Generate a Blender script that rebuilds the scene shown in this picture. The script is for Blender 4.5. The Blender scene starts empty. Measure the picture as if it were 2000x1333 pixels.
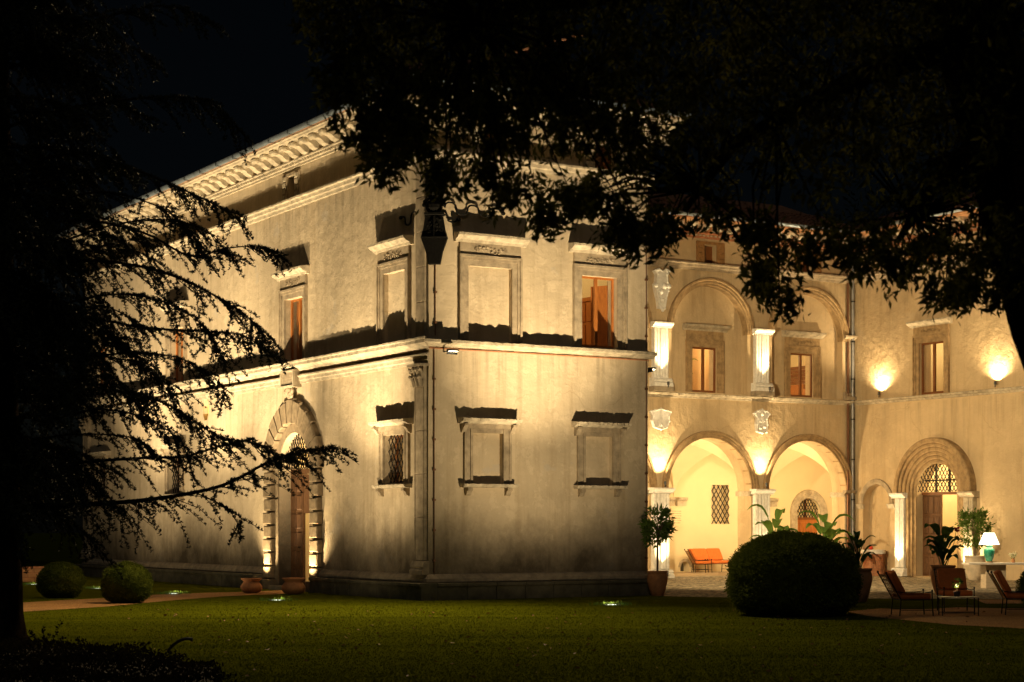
import bpy, bmesh, math, random
import numpy as np
from mathutils import Vector, Matrix
from mathutils.geometry import tessellate_polygon
R = math.radians
random.seed(7)
rng = np.random.default_rng(11)
scene = bpy.context.scene
col = scene.collection

# ------------------------------------------------------------------ camera, sky, exposure
# building axes: x along the front face, y along the long face (both meet at the origin corner)
CAM = Vector((-21.57, -39.78, 1.8))
HEAD = math.atan2(.5161, .8565)
cam_d = bpy.data.cameras.new('camera')
cam = bpy.data.objects.new('camera', cam_d)
col.objects.link(cam)
cam.location = CAM
cam.rotation_euler = (R(90), 0, -HEAD)
cam_d.sensor_width = 36
cam_d.lens = 3567 / 2000 * 36
cam_d.shift_y = (1030 - 666.5) / 2000
cam_d.clip_end = 2000
cam_d.dof.use_dof = True
cam_d.dof.focus_distance = 50
cam_d.dof.aperture_fstop = 4.5
scene.camera = cam

world = bpy.data.worlds.new('World')
scene.world = world
world.use_nodes = True
wn = world.node_tree
sky = wn.nodes.new('ShaderNodeTexSky')
sky.sky_type = 'NISHITA'
sky.sun_disc = False
sky.sun_elevation = R(25)   # moonlit sky: daytime sun height at night strength
sky.sun_rotation = R(210)
bg = wn.nodes['Background']
wn.links.new(sky.outputs[0], bg.inputs[0])
bg.inputs[1].default_value = 0.00034

moon_fill_d = bpy.data.lights.new('moon', 'SUN')  # added warm fill, aimed to lift the shadows on both faces and the bush
moon_fill_d.energy = 0.09
moon_fill_d.angle = R(.5)
moon_fill_d.color = (1, .94, .84)
moon = bpy.data.objects.new('moon', moon_fill_d)
moon.rotation_euler = (R(42), 0, R(-36))
col.objects.link(moon)

vs = scene.view_settings
vs.view_transform = 'Standard'
vs.look = 'None'
vs.exposure = 0
vs.gamma = 1
scene.cycles.use_denoising = True
scene.cycles.max_bounces = 6
scene.cycles.diffuse_bounces = 4
scene.cycles.sample_clamp_indirect = 2.0
scene.cycles.transparent_max_bounces = 12
scene.cycles.caustics_reflective = False
scene.cycles.caustics_refractive = False

UX = np.array([.8565, -.5161])   # camera right on the ground
UY = np.array([.5161, .8565])    # camera forward on the ground


def cw(X, Y, z=0.0):
    """metres right of / ahead of the viewpoint -> world"""
    return Vector((CAM.x + X * UX[0] + Y * UY[0], CAM.y + X * UX[1] + Y * UY[1], z))


def gp(px, py, z=0.0):
    """point of the ground at height z seen at a position of the photograph"""
    d = (1.8 - z) * 3567 / (py - 1030)
    return cw((px - 1000) / 3567 * d, d, z)


def at(px, py, d):
    return cw((px - 1000) / 3567 * d, d, 1.8 + (1030 - py) / 3567 * d)


# ------------------------------------------------------------------ materials
MATS = {}


def new_mat(name):
    m = bpy.data.materials.new(name)
    m.use_nodes = True
    MATS[name] = m
    return m, m.node_tree, m.node_tree.nodes['Principled BSDF']


def N(nt, t, **kw):
    n = nt.nodes.new(t)
    for k, v in kw.items():
        if k.startswith('i_'):
            n.inputs[k[2:].replace('_', ' ')].default_value = v
        else:
            setattr(n, k, v)
    return n


def noise(nt, scale, detail=4, rough=.55, vec=None, sc=None):
    n = N(nt, 'ShaderNodeTexNoise')
    n.inputs['Scale'].default_value = scale
    n.inputs['Detail'].default_value = detail
    n.inputs['Roughness'].default_value = rough
    if vec is not None:
        if sc:
            mp = N(nt, 'ShaderNodeMapping')
            mp.inputs['Scale'].default_value = sc
            nt.links.new(vec, mp.inputs[0])
            vec = mp.outputs[0]
        nt.links.new(vec, n.inputs['Vector'])
    return n.outputs['Fac']


def ramp(nt, fac, stops):
    r = N(nt, 'ShaderNodeValToRGB')
    e = r.color_ramp.elements
    while len(e) < len(stops):
        e.new(.5)
    for i, (p, c) in enumerate(stops):
        e[i].position = p
        e[i].color = (c, c, c, 1) if not isinstance(c, tuple) else (*c, 1)
    nt.links.new(fac, r.inputs[0])
    return r.outputs[0]


def mixc(nt, fac, a, b, mode='MIX'):
    m = N(nt, 'ShaderNodeMix', data_type='RGBA', blend_type=mode)
    if isinstance(fac, (int, float)):
        m.inputs[0].default_value = fac
    else:
        nt.links.new(fac, m.inputs[0])
    for s, v in ((6, a), (7, b)):
        if isinstance(v, tuple):
            m.inputs[s].default_value = (*v, 1)
        else:
            nt.links.new(v, m.inputs[s])
    return m.outputs[2]


def math_(nt, op, a, b=None):
    m = N(nt, 'ShaderNodeMath', operation=op)
    for s, v in ((0, a), (1, b)):
        if v is None:
            continue
        if isinstance(v, (int, float)):
            m.inputs[s].default_value = v
        else:
            nt.links.new(v, m.inputs[s])
    return m.outputs[0]


def bump(nt, bsdf, h, strength=.3, dist=.02):
    b = N(nt, 'ShaderNodeBump')
    b.inputs['Strength'].default_value = strength
    b.inputs['Distance'].default_value = dist
    nt.links.new(h, b.inputs['Height'])
    nt.links.new(b.outputs[0], bsdf.inputs['Normal'])


def simple(name, c, rough=.7, var=.25, scale=6, bmp=.15, bdist=.01, metal=0, c2=None, stretch=None, spec=.3):
    m, nt, b = new_mat(name)
    pos = N(nt, 'ShaderNodeNewGeometry').outputs['Position']
    f = noise(nt, scale, 5, .6, pos, stretch)
    lo = c2 or tuple(x * (1 - var) for x in c)
    hi = tuple(min(1, x * (1 + var * .6)) for x in c)
    cc = mixc(nt, ramp(nt, f, [(.3, 0.), (.7, 1.)]), lo, hi)
    nt.links.new(cc, b.inputs['Base Color'])
    b.inputs['Roughness'].default_value = rough
    b.inputs['Metallic'].default_value = metal
    b.inputs['Specular IOR Level'].default_value = spec
    if bmp:
        bump(nt, b, noise(nt, scale * 6, 4, .6, pos, stretch), bmp, bdist)
    return m


def stucco(name, c, damp_shade=True, patch=.5, rough_=1.0):
    m, nt, b = new_mat(name)
    g = N(nt, 'ShaderNodeNewGeometry')
    pos = g.outputs['Position']
    sep = N(nt, 'ShaderNodeSeparateXYZ')
    nt.links.new(pos, sep.inputs[0])
    big = noise(nt, .42, 6, .66, pos)
    mid = noise(nt, 2.3, 8, .7, pos)
    streak = noise(nt, 1.9, 6, .65, pos, (1.7, 1.7, .12))
    c1 = mixc(nt, ramp(nt, big, [(.34, 0.), (.66, 1.)]), tuple(x * .78 for x in c), c)
    # flaked lime coats: paler islands with crisp ragged edges
    c2 = mixc(nt, ramp(nt, mid, [(.52, 0.), (.56, .45 * patch + .1)]), c1, (c[0] * 1.18, c[1] * 1.19, c[2] * 1.22))
    c3 = mixc(nt, ramp(nt, streak, [(.50, 0.), (.76, .55)]), c2, (c[0] * .50, c[1] * .45, c[2] * .38))
    # grey cement repairs
    rp = noise(nt, .62, 4, .55, pos, (1, 1, 1.3))
    c3 = mixc(nt, ramp(nt, rp, [(.645, 0.), (.672, patch * .7)]), c3, (.42, .39, .345))
    # hairline cracks
    dv = N(nt, 'ShaderNodeTexNoise')
    dv.inputs['Scale'].default_value = 1.4
    dv.inputs['Detail'].default_value = 5
    nt.links.new(pos, dv.inputs['Vector'])
    ad = N(nt, 'ShaderNodeVectorMath', operation='ADD')
    nt.links.new(pos, ad.inputs[0])
    nt.links.new(dv.outputs['Color'], ad.inputs[1])
    vo = N(nt, 'ShaderNodeTexVoronoi', feature='DISTANCE_TO_EDGE')
    vo.inputs['Scale'].default_value = .42
    nt.links.new(ad.outputs[0], vo.inputs['Vector'])
    crack = ramp(nt, vo.outputs['Distance'], [(.0, .55), (.008, 0.)])
    crack = math_(nt, 'MULTIPLY', crack, ramp(nt, noise(nt, .5, 3, .5, pos, (1, 1, 1.1)), [(.5, 0.), (.6, .6)]))
    c3 = mixc(nt, crack, c3, (c[0] * .45, c[1] * .4, c[2] * .33))
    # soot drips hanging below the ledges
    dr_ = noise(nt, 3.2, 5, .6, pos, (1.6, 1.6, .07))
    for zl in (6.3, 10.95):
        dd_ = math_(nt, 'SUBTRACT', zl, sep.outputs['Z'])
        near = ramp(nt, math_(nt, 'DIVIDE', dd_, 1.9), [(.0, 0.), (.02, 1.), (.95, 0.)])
        c3 = mixc(nt, math_(nt, 'MULTIPLY', near, ramp(nt, dr_, [(.50, 0.), (.70, .5 if damp_shade else .3)])), c3, (.13, .115, .085))
    if damp_shade:
        # algae and rising moisture plus painted shade, fading upwards to a ragged edge
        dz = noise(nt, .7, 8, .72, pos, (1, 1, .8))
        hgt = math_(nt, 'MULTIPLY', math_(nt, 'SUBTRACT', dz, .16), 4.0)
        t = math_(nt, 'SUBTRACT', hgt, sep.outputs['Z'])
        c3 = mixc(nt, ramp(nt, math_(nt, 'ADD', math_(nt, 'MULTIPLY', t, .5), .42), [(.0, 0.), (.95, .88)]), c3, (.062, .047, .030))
    nt.links.new(c3, b.inputs['Base Color'])
    b.inputs['Roughness'].default_value = .95
    b.inputs['Specular IOR Level'].default_value = .1
    h = math_(nt, 'ADD', math_(nt, 'MULTIPLY', noise(nt, 2.2, 6, .6, pos), 1.6 * rough_), math_(nt, 'MULTIPLY', noise(nt, 22, 5, .7, pos), .22))
    h = math_(nt, 'ADD', h, math_(nt, 'MULTIPLY', ramp(nt, mid, [(.52, 0.), (.56, 1.)]), .12))
    bump(nt, b, h, .5, .05)
    return m


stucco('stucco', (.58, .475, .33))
stucco('stucco_court', (.60, .455, .275), damp_shade=False, patch=.15, rough_=1.5)
simple('loggia_plaster', (.78, .65, .41), .9, .06, .8, .08)
simple('room_plaster', (.78, .66, .42), .9, .05, .8, .04)
simple('room_ochre', (.66, .44, .21), .9, .06, .8, .04)
simple('stone', (.36, .29, .20), .85, .38, 5, .45, .02)
simple('stone_portal', (.23, .175, .11), .85, .4, 5, .5, .02)
simple('stone_warm', (.36, .245, .125), .85, .38, 5, .45, .02)
simple('stone_pale', (.47, .40, .29), .85, .42, 5, .6, .02)
simple('stone_white', (.80, .77, .70), .7, .18, 9, .3, .012)
simple('stone_dark', (.13, .115, .075), .9, .45, 3, .5, .03)
simple('dark_bronze', (.014, .013, .011), .85, .5, 20, .5, .02, spec=.08)
simple('brick_red', (.46, .20, .10), .85, .35, 8, .3)
simple('terracotta_tile', (.42, .20, .11), .85, .45, 4, .3)
simple('soffit_terracotta', (.44, .23, .11), .85, .25, 4, .2)
simple('terracotta', (.52, .24, .105), .8, .3, 5, .25)
simple('wood', (.20, .075, .022), .5, .35, 9, .12, .006, stretch=(5, 5, .6))
simple('wood_orange', (.42, .15, .035), .45, .3, 7, .1, .005, stretch=(4, 4, .6))
simple('wood_old', (.135, .065, .028), .65, .45, 9, .3, .008, stretch=(5, 5, .6))
simple('iron', (.018, .015, .012), .55, .3, 12, .1, metal=.4)
simple('gutter_metal', (.30, .36, .42), .42, .25, 4, .1, metal=.75)
simple('pipe_copper', (.20, .10, .055), .5, .3, 5, .1, metal=.5)
simple('pipe_grey', (.27, .27, .27), .5, .25, 5, .1, metal=.6)
simple('cushion', (.62, .17, .035), .85, .14, 12, .2, .006)
simple('strap', (.30, .16, .06), .7, .3, 10, .1)
simple('marble_top', (.80, .74, .66), .35, .12, 3, .05)
simple('travertine', (.52, .42, .30), .6, .2, 4, .2, stretch=(1, 1, 6))
simple('pot_pale', (.62, .52, .38), .8, .25, 4, .2)
simple('pot_white', (.75, .74, .70), .6, .1, 4, .1)
simple('pot_dark', (.06, .035, .025), .6, .3, 6, .2)
simple('bark', (.026, .018, .012), 1.0, .5, 7, .8, .05, stretch=(2, 2, .5), spec=0)
simple('bark_pale', (.16, .11, .07), .9, .4, 7, .5, .02)
simple('needle', (.030, .036, .016), .7, .5, 3, 0)


def leafmat(name, c, c2, tr=.5):
    m, nt, b = new_mat(name)
    pos = N(nt, 'ShaderNodeNewGeometry').outputs['Position']
    cc = mixc(nt, ramp(nt, noise(nt, 1.6, 4, .6, pos), [(.35, 0.), (.65, 1.)]), c, c2)
    d = N(nt, 'ShaderNodeBsdfDiffuse')
    t = N(nt, 'ShaderNodeBsdfTranslucent')
    nt.links.new(cc, d.inputs[0])
    nt.links.new(cc, t.inputs[0])
    mx = N(nt, 'ShaderNodeMixShader')
    mx.inputs[0].default_value = tr
    nt.links.new(d.outputs[0], mx.inputs[1])
    nt.links.new(t.outputs[0], mx.inputs[2])
    nt.links.new(mx.outputs[0], nt.nodes['Material Output'].inputs[0])
    nt.nodes.remove(b)


leafmat('leaf_oak', (.035, .042, .006), (.10, .095, .014))
leafmat('leaf_dark', (.05, .10, .02), (.09, .16, .04), .4)
leafmat('leaf_box', (.085, .115, .018), (.17, .20, .03), .3)
leafmat('leaf_laurel', (.08, .14, .025), (.14, .22, .045), .4)
leafmat('leaf_banana', (.10, .20, .04), (.16, .27, .06), .45)
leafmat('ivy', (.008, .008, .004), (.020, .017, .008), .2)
simple('leaf_far', (.020, .028, .012), .8, .5, .4, 0)
simple('earth', (.022, .015, .008), .95, .4, 4, .6, .03)
simple('flower_red', (.55, .05, .02), .6, .2, 10, 0)
simple('flower_cream', (.82, .78, .55), .6, .1, 10, 0)
simple('black_plastic', (.012, .012, .012), .45, .2, 10, 0)
simple('lamp_body', (.10, .10, .10), .5, .2, 10, .05, metal=.6)


def emis(name, c, s):
    m, nt, b = new_mat(name)
    b.inputs['Base Color'].default_value = (*c, 1)
    b.inputs['Emission Color'].default_value = (*c, 1)
    b.inputs['Emission Strength'].default_value = s
    return m


emis('lens_cool', (.92, 1., .76), 5)
emis('lens_warm', (1., .82, .5), 22)
emis('shade_lit', (1., .90, .68), 2.6)
emis('bulb', (1., .78, .4), 5)
emis('octagon_lit', (1., .56, .09), 1.1)

m, nt, b = new_mat('glaze_green')
pos = N(nt, 'ShaderNodeNewGeometry').outputs['Position']
nt.links.new(mixc(nt, ramp(nt, noise(nt, 9, 4, .6, pos), [(.4, 0.), (.65, 1.)]), (.010, .16, .10), (.05, .33, .22)), b.inputs['Base Color'])
b.inputs['Roughness'].default_value = .12

m, nt, b = new_mat('glass')
tr = N(nt, 'ShaderNodeBsdfTransparent')
gl = N(nt, 'ShaderNodeBsdfGlossy')
gl.inputs['Roughness'].default_value = .03
mx = N(nt, 'ShaderNodeMixShader')
mx.inputs[0].default_value = .07
nt.links.new(tr.outputs[0], mx.inputs[1])
nt.links.new(gl.outputs[0], mx.inputs[2])
nt.links.new(mx.outputs[0], nt.nodes['Material Output'].inputs[0])

# ground materials
m, nt, b = new_mat('lawn')
pos = N(nt, 'ShaderNodeNewGeometry').outputs['Position']
mp = N(nt, 'ShaderNodeMapping')
mp.inputs['Rotation'].default_value = (0, 0, HEAD)
nt.links.new(pos, mp.inputs[0])
v = mp.outputs[0]
band = noise(nt, .55, 5, .65, v, (.14, 1.5, 1))
fine = noise(nt, 5, 6, .75, v, (1, 3, 1))
tiny = noise(nt, 60, 3, .7, pos)
c1 = mixc(nt, ramp(nt, band, [(.36, 0.), (.64, 1.)]), (.062, .074, .003), (.125, .135, .006))
c2 = mixc(nt, ramp(nt, fine, [(.35, .65), (.65, 0.)]), c1, (.060, .070, .003))
c3 = mixc(nt, ramp(nt, tiny, [(.45, 0.), (.7, .5)]), c2, (.14, .155, .008))
nt.links.new(c3, b.inputs['Base Color'])
b.inputs['Roughness'].default_value = 1.0
b.inputs['Specular IOR Level'].default_value = 0
bump(nt, b, math_(nt, 'ADD', fine, math_(nt, 'MULTIPLY', tiny, .6)), .9, .06)


def gravel(name, c, sc, joints, bd):
    m, nt, b = new_mat(name)
    pos = N(nt, 'ShaderNodeNewGeometry').outputs['Position']
    vo = N(nt, 'ShaderNodeTexVoronoi')
    vo.inputs['Scale'].default_value = sc
    nt.links.new(pos, vo.inputs['Vector'])
    sp = N(nt, 'ShaderNodeSeparateXYZ')
    nt.links.new(vo.outputs['Color'], sp.inputs[0])
    cc = mixc(nt, sp.outputs[0], tuple(x * .55 for x in c), tuple(x * 1.3 for x in c))
    cc = mixc(nt, ramp(nt, noise(nt, .8, 5, .6, pos), [(.35, .5), (.65, 0.)]), cc, tuple(x * .45 for x in c))
    if joints:
        cc = mixc(nt, ramp(nt, vo.outputs['Distance'], [(.38, 0.), (.62, .85)]), cc, (.05, .045, .02))
    nt.links.new(cc, b.inputs['Base Color'])
    b.inputs['Roughness'].default_value = .85
    h = math_(nt, 'SUBTRACT', 1, vo.outputs['Distance'])
    bump(nt, b, math_(nt, 'ADD', h, math_(nt, 'MULTIPLY', noise(nt, 2, 4, .6, pos), 1.2)), 1, bd)


gravel('gravel', (.44, .21, .055), 26, False, .03)
gravel('cobble', (.54, .43, .28), 8, True, .05)

# ------------------------------------------------------------------ mesh helpers


class MB:
    def __init__(self):
        self.v, self.f = [], []

    def add(self, vs, fs):
        o = len(self.v)
        self.v += [tuple(p) for p in vs]
        self.f += [tuple(i + o for i in f) for f in fs]
        return self

    def box(self, x0, x1, y0, y1, z0, z1):
        return self.add([(x0, y0, z0), (x1, y0, z0), (x1, y1, z0), (x0, y1, z0), (x0, y0, z1), (x1, y0, z1), (x1, y1, z1), (x0, y1, z1)],
                        [(0, 3, 2, 1), (4, 5, 6, 7), (0, 1, 5, 4), (1, 2, 6, 5), (2, 3, 7, 6), (3, 0, 4, 7)])

    def cbox(self, x0, x1, y0, y1, z0, z1, c):
        """box with a chamfered front (y0) face"""
        vs = [(x0, y1, z0), (x1, y1, z0), (x1, y1, z1), (x0, y1, z1), (x0, y0 + c, z0), (x1, y0 + c, z0), (x1, y0 + c, z1), (x0, y0 + c, z1),
              (x0 + c, y0, z0 + c), (x1 - c, y0, z0 + c), (x1 - c, y0, z1 - c), (x0 + c, y0, z1 - c)]
        fs = [(3, 2, 1, 0), (8, 9, 10, 11)]
        for i in range(4):
            j = (i + 1) % 4
            fs += [(i, j, 4 + j, 4 + i), (4 + i, 4 + j, 8 + j, 8 + i)]
        return self.add(vs, fs)

    def mould(self, prof, x0, x1, step=.12, jit=0.0, m0=0, m1=0):
        """profile of (y, z) points swept along x; m0, m1 mitre the ends by y"""
        n = max(1, int(round((x1 - x0) / step))) if jit else 1
        k = len(prof)
        vs, fs = [], []
        ymin = min(p[0] for p in prof)
        for i in range(n + 1):
            x = x0 + (x1 - x0) * i / n
            d = 0
            if jit:
                d = random.uniform(-1, 1) * jit
                if random.random() < .06:
                    d += jit * 2.2
            for (y, z) in prof:
                w = (y / ymin) if ymin < 0 else 0
                xx = x
                if i == 0:
                    xx += m0 * y
                if i == n:
                    xx -= m1 * y
                vs.append((xx, y + d * max(w, 0) ** 2, z + (random.uniform(-.35, .35) * jit if w > .5 else 0)))
        for i in range(n):
            for j in range(k):
                j2 = (j + 1) % k
                a, b_ = i * k + j, i * k + j2
                fs.append((a, b_, b_ + k, a + k))
        fs.append(tuple(range(k)))
        fs.append(tuple(n * k + j for j in range(k)))
        return self.add(vs, fs)

    def ring(self, cx, cz, prof, a0=0, a1=math.pi, n=28):
        """profile of (radius, y) points swept round (cx, cz) in the x-z plane"""
        k = len(prof)
        vs, fs = [], []
        for i in range(n + 1):
            a = a0 + (a1 - a0) * i / n
            for r, y in prof:
                vs.append((cx + r * math.cos(a), y, cz + r * math.sin(a)))
        for i in range(n):
            for j in range(k):
                j2 = (j + 1) % k
                fs.append((i * k + j, i * k + j2, (i + 1) * k + j2, (i + 1) * k + j))
        fs.append(tuple(range(k)))
        fs.append(tuple(n * k + j for j in range(k)))
        return self.add(vs, fs)

    def lathe(self, prof, c=(0, 0, 0), n=20, wob=0):
        k = len(prof)
        vs, fs = [], []
        for i in range(n):
            a = 2 * math.pi * i / n
            for r, z in prof:
                vs.append((c[0] + r * math.cos(a), c[1] + r * math.sin(a), c[2] + z))
        for i in range(n):
            i2 = (i + 1) % n
            for j in range(k - 1):
                fs.append((i * k + j, i2 * k + j, i2 * k + j + 1, i * k + j + 1))
        fs.append(tuple(i * k for i in range(n))[::-1])
        fs.append(tuple(i * k + k - 1 for i in range(n)))
        return self.add(vs, fs)

    def tube(self, pts, rad, n=8):
        pts = [Vector(p) for p in pts]
        if not isinstance(rad, (list, tuple)):
            rad = [rad] * len(pts)
        vs, fs = [], []
        up = Vector((0, 0, 1))
        for i, p in enumerate(pts):
            t = (pts[min(i + 1, len(pts) - 1)] - pts[max(i - 1, 0)]).normalized()
            a = t.cross(up)
            if a.length < .05:
                a = t.cross(Vector((1, 0, 0)))
            a.normalize()
            b_ = t.cross(a)
            for j in range(n):
                q = 2 * math.pi * j / n
                vs.append(p + (a * math.cos(q) + b_ * math.sin(q)) * rad[i])
        for i in range(len(pts) - 1):
            for j in range(n):
                j2 = (j + 1) % n
                fs.append((i * n + j, i * n + j2, (i + 1) * n + j2, (i + 1) * n + j))
        fs.append(tuple(range(n))[::-1])
        fs.append(tuple((len(pts) - 1) * n + j for j in range(n)))
        return self.add(vs, fs)

    def ball(self, c, r, n=8, sq=(1, 1, 1)):
        vs, fs = [], []
        m_ = n // 2 + 1
        for i in range(m_ + 1):
            th = math.pi * i / m_
            for j in range(n):
                ph = 2 * math.pi * j / n
                vs.append((c[0] + r * sq[0] * math.sin(th) * math.cos(ph), c[1] + r * sq[1] * math.sin(th) * math.sin(ph), c[2] + r * sq[2] * math.cos(th)))
        for i in range(m_):
            for j in range(n):
                j2 = (j + 1) % n
                fs.append((i * n + j, (i + 1) * n + j, (i + 1) * n + j2, i * n + j2))
        return self.add(vs, fs)

    def plate(self, outer, holes, y0, y1, reveal=True):
        """wall sheet in x-z with holes, front at y0, back at y1, hole sides closed"""
        loops = [outer] + holes
        tri = tessellate_polygon([[Vector((x, z, 0)) for x, z in l] for l in loops])
        flat = [p for l in loops for p in l]
        n = len(flat)
        self_o = [(x, y0, z) for x, z in flat] + [(x, y1, z) for x, z in flat]
        fs = [tuple(t) for t in tri] + [tuple(i + n for i in t) for t in tri]
        o = 0
        for l in loops:
            k = len(l)
            for i in range(k):
                j = (i + 1) % k
                fs.append((o + i, o + j, o + j + n, o + i + n))
            o += k
        return self.add(self_o, fs)

    def solid(self, poly, y0, y1):
        return self.plate(poly, [], y0, y1)

    def build(self, name, mat, parent=None, M=None, smooth=False, normals=True):
        me = bpy.data.meshes.new(name)
        me.from_pydata(self.v, [], self.f)
        if normals:
            bm = bmesh.new()
            bm.from_mesh(me)
            bmesh.ops.recalc_face_normals(bm, faces=bm.faces)
            bm.to_mesh(me)
            bm.free()
        me.materials.append(MATS[mat])
        if smooth:
            me.polygons.foreach_set('use_smooth', [True] * len(me.polygons))
        return link(name, me, parent, M)


def link(name, me, parent=None, M=None):
    o = bpy.data.objects.new(name, me)
    col.objects.link(o)
    if parent is not None:
        o.parent = parent
    if M is not None:
        o.matrix_local = M
    return o


def np_mesh(name, V, F, mat, parent=None, M=None):
    me = bpy.data.meshes.new(name)
    V = np.asarray(V, dtype=np.float32)
    F = np.asarray(F, dtype=np.int32)
    k = F.shape[1]
    me.vertices.add(len(V))
    me.vertices.foreach_set('co', V.ravel())
    me.loops.add(F.size)
    me.loops.foreach_set('vertex_index', F.ravel())
    me.polygons.add(len(F))
    me.polygons.foreach_set('loop_start', np.arange(0, F.size, k, dtype=np.int32))
    me.update(calc_edges=True)
    me.materials.append(MATS[mat])
    return link(name, me, parent, M)


def tag(o, label=None, cat=None, group=None, kind=None):
    for k, v_ in (('label', label), ('category', cat), ('group', group), ('kind', kind)):
        if v_:
            o[k] = v_
    return o


def empty(name, loc, rz=0):
    o = bpy.data.objects.new(name, None)
    o.empty_display_size = .2
    o.location = loc
    o.rotation_euler = (0, 0, rz)
    col.objects.link(o)
    return o


def spot(parent, loc, target, power, angle, color=(1, .77, .42), soft=.03, blend=1.0):
    d = bpy.data.lights.new('lamp_light', 'SPOT')
    d.energy = power
    d.color = color
    d.spot_size = R(angle)
    d.spot_blend = blend
    d.shadow_soft_size = soft
    o = bpy.data.objects.new('lamp_light', d)
    col.objects.link(o)
    loc, target = Vector(loc), Vector(target)
    q = (target - loc).to_track_quat('-Z', 'Y')
    o.matrix_world = Matrix.Translation(loc) @ q.to_matrix().to_4x4()
    if parent:
        mw = o.matrix_world.copy()
        pm = Matrix.LocRotScale(parent.location, parent.rotation_euler, parent.scale)
        o.parent = parent
        o.matrix_local = pm.inverted() @ mw
    return o


def point(parent, loc, power, color=(1, .72, .34), soft=.12):
    d = bpy.data.lights.new('lamp_light', 'POINT')
    d.energy = power
    d.color = color
    d.shadow_soft_size = soft
    o = bpy.data.objects.new('lamp_light', d)
    col.objects.link(o)
    o.parent = parent
    pm = parent.matrix_basis.copy()
    if parent.parent is not None:
        pm = parent.parent.matrix_basis @ pm
    o.matrix_local = pm.inverted() @ Matrix.Translation(Vector(loc))
    return o


def leaves(centers, dirs, L, W, fold=.25):
    """one folded diamond leaf per centre: returns V, F(tri)"""
    n = len(centers)
    d = dirs / np.linalg.norm(dirs, axis=1, keepdims=True)
    a = rng.normal(size=(n, 3))
    s = np.cross(d, a)
    s /= np.linalg.norm(s, axis=1, keepdims=True) + 1e-9
    nn = np.cross(d, s)
    L = np.broadcast_to(L, n)[:, None]
    W = np.broadcast_to(W, n)[:, None]
    V = np.empty((n, 4, 3))
    V[:, 0] = centers
    V[:, 1] = centers + d * L * .45 + s * W * .5 + nn * W * fold
    V[:, 2] = centers + d * L
    V[:, 3] = centers + d * L * .45 - s * W * .5 + nn * W * fold
    b_ = np.arange(n)[:, None] * 4
    F = np.concatenate([b_ + np.array([[0, 1, 2]]), b_ + np.array([[0, 2, 3]])])
    return V.reshape(-1, 3), F


def arch_loop(c, r, zb, zs, n=24):
    p = [(c - r, zb), (c + r, zb)]
    return p + [(c + r * math.cos(math.pi * i / n), zs + r * math.sin(math.pi * i / n)) for i in range(n + 1)]


def rect(x0, x1, z0, z1):
    return [(x0, z0), (x1, z0), (x1, z1), (x0, z1)]


# ------------------------------------------------------------------ the ground
def sheet(name, pts, z, mat):
    mb = MB()
    mb.add([(p[0], p[1], z) for p in pts], [tuple(range(len(pts)))])
    o = mb.build(name, mat, normals=False)
    if o.data.polygons[0].normal.z < 0:
        o.data.flip_normals()
    return tag(o, kind='structure')


sheet('lawn', [(-400, -400), (500, -400), (500, 500), (-400, 500)], 0, 'lawn')
sheet('courtyard', [(6.3, -.9), (6.9, -2.2), (9, -4.4), (12, -6.6), (14.5, -8.2), (24.9, -8.2), (24.9, 12.4), (6.3, 12.4)], .004, 'cobble')
path_px = [(-500, 1200), (36, 1178), (120, 1173), (203, 1169), (290, 1163), (400, 1158.5), (467, 1157), (560, 1153), (600, 1149), (612, 1149),
           (603, 1156), (558, 1160.5), (500, 1162.5), (435, 1165.5), (326, 1174), (214, 1185), (36, 1196), (-500, 1224)]
sheet('gravel_path', [gp(*p)[:2] for p in path_px], .004, 'gravel')
tp = [(1655, 1195), (1720, 1189), (1800, 1191), (1870, 1187), (1960, 1189), (2100, 1186), (2500, 1186), (2500, 1245), (2100, 1236), (1960, 1226), (1860, 1221), (1780, 1213), (1700, 1205)]
sheet('gravel_terrace', [gp(*p)[:2] for p in tp], .004, 'gravel')
tp = [(1905, 1172), (2500, 1166), (2500, 1178), (1925, 1180)]
sheet('gravel_strip', [gp(*p)[:2] for p in tp], .008, 'gravel')
tp = [(-900, 1300), (-300, 1262), (60, 1263), (150, 1266), (230, 1277), (330, 1287), (400, 1300), (430, 1312), (420, 1345), (300, 1420), (-900, 1500)]
sheet('planting_bed', [gp(*p)[:2] for p in tp], .004, 'earth')

# ------------------------------------------------------------------ the villa
villa = empty('villa', (0, 0, 0))
tag(villa, 'cream stucco villa with stone window surrounds, corner crest and floodlit loggia wing', 'building')
RM = Matrix.Rotation(-math.pi / 2, 4, 'Z')
FA = RM                                            # long face: s = -y, into wall = +x
FB = Matrix.Identity(4)                            # front face: s = x
VC, UD = 12.2, 24.7
FC = Matrix.Translation((0, VC, 0))
FD = Matrix.Translation((UD, 0, 0)) @ RM
LA, LB = 27.0, 6.62
LD = 16.0                                          # the right wing runs on past the frame
ZS, ZU, ZE = 6.48, 11.15, 12.05                    # string course, upper string, top of wall


def wpart(mb, name, mat, F, parent=None, smooth=False):
    if parent is None:
        return mb.build(name, mat, villa, F, smooth)
    return mb.build(name, mat, parent, None, smooth)


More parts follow.
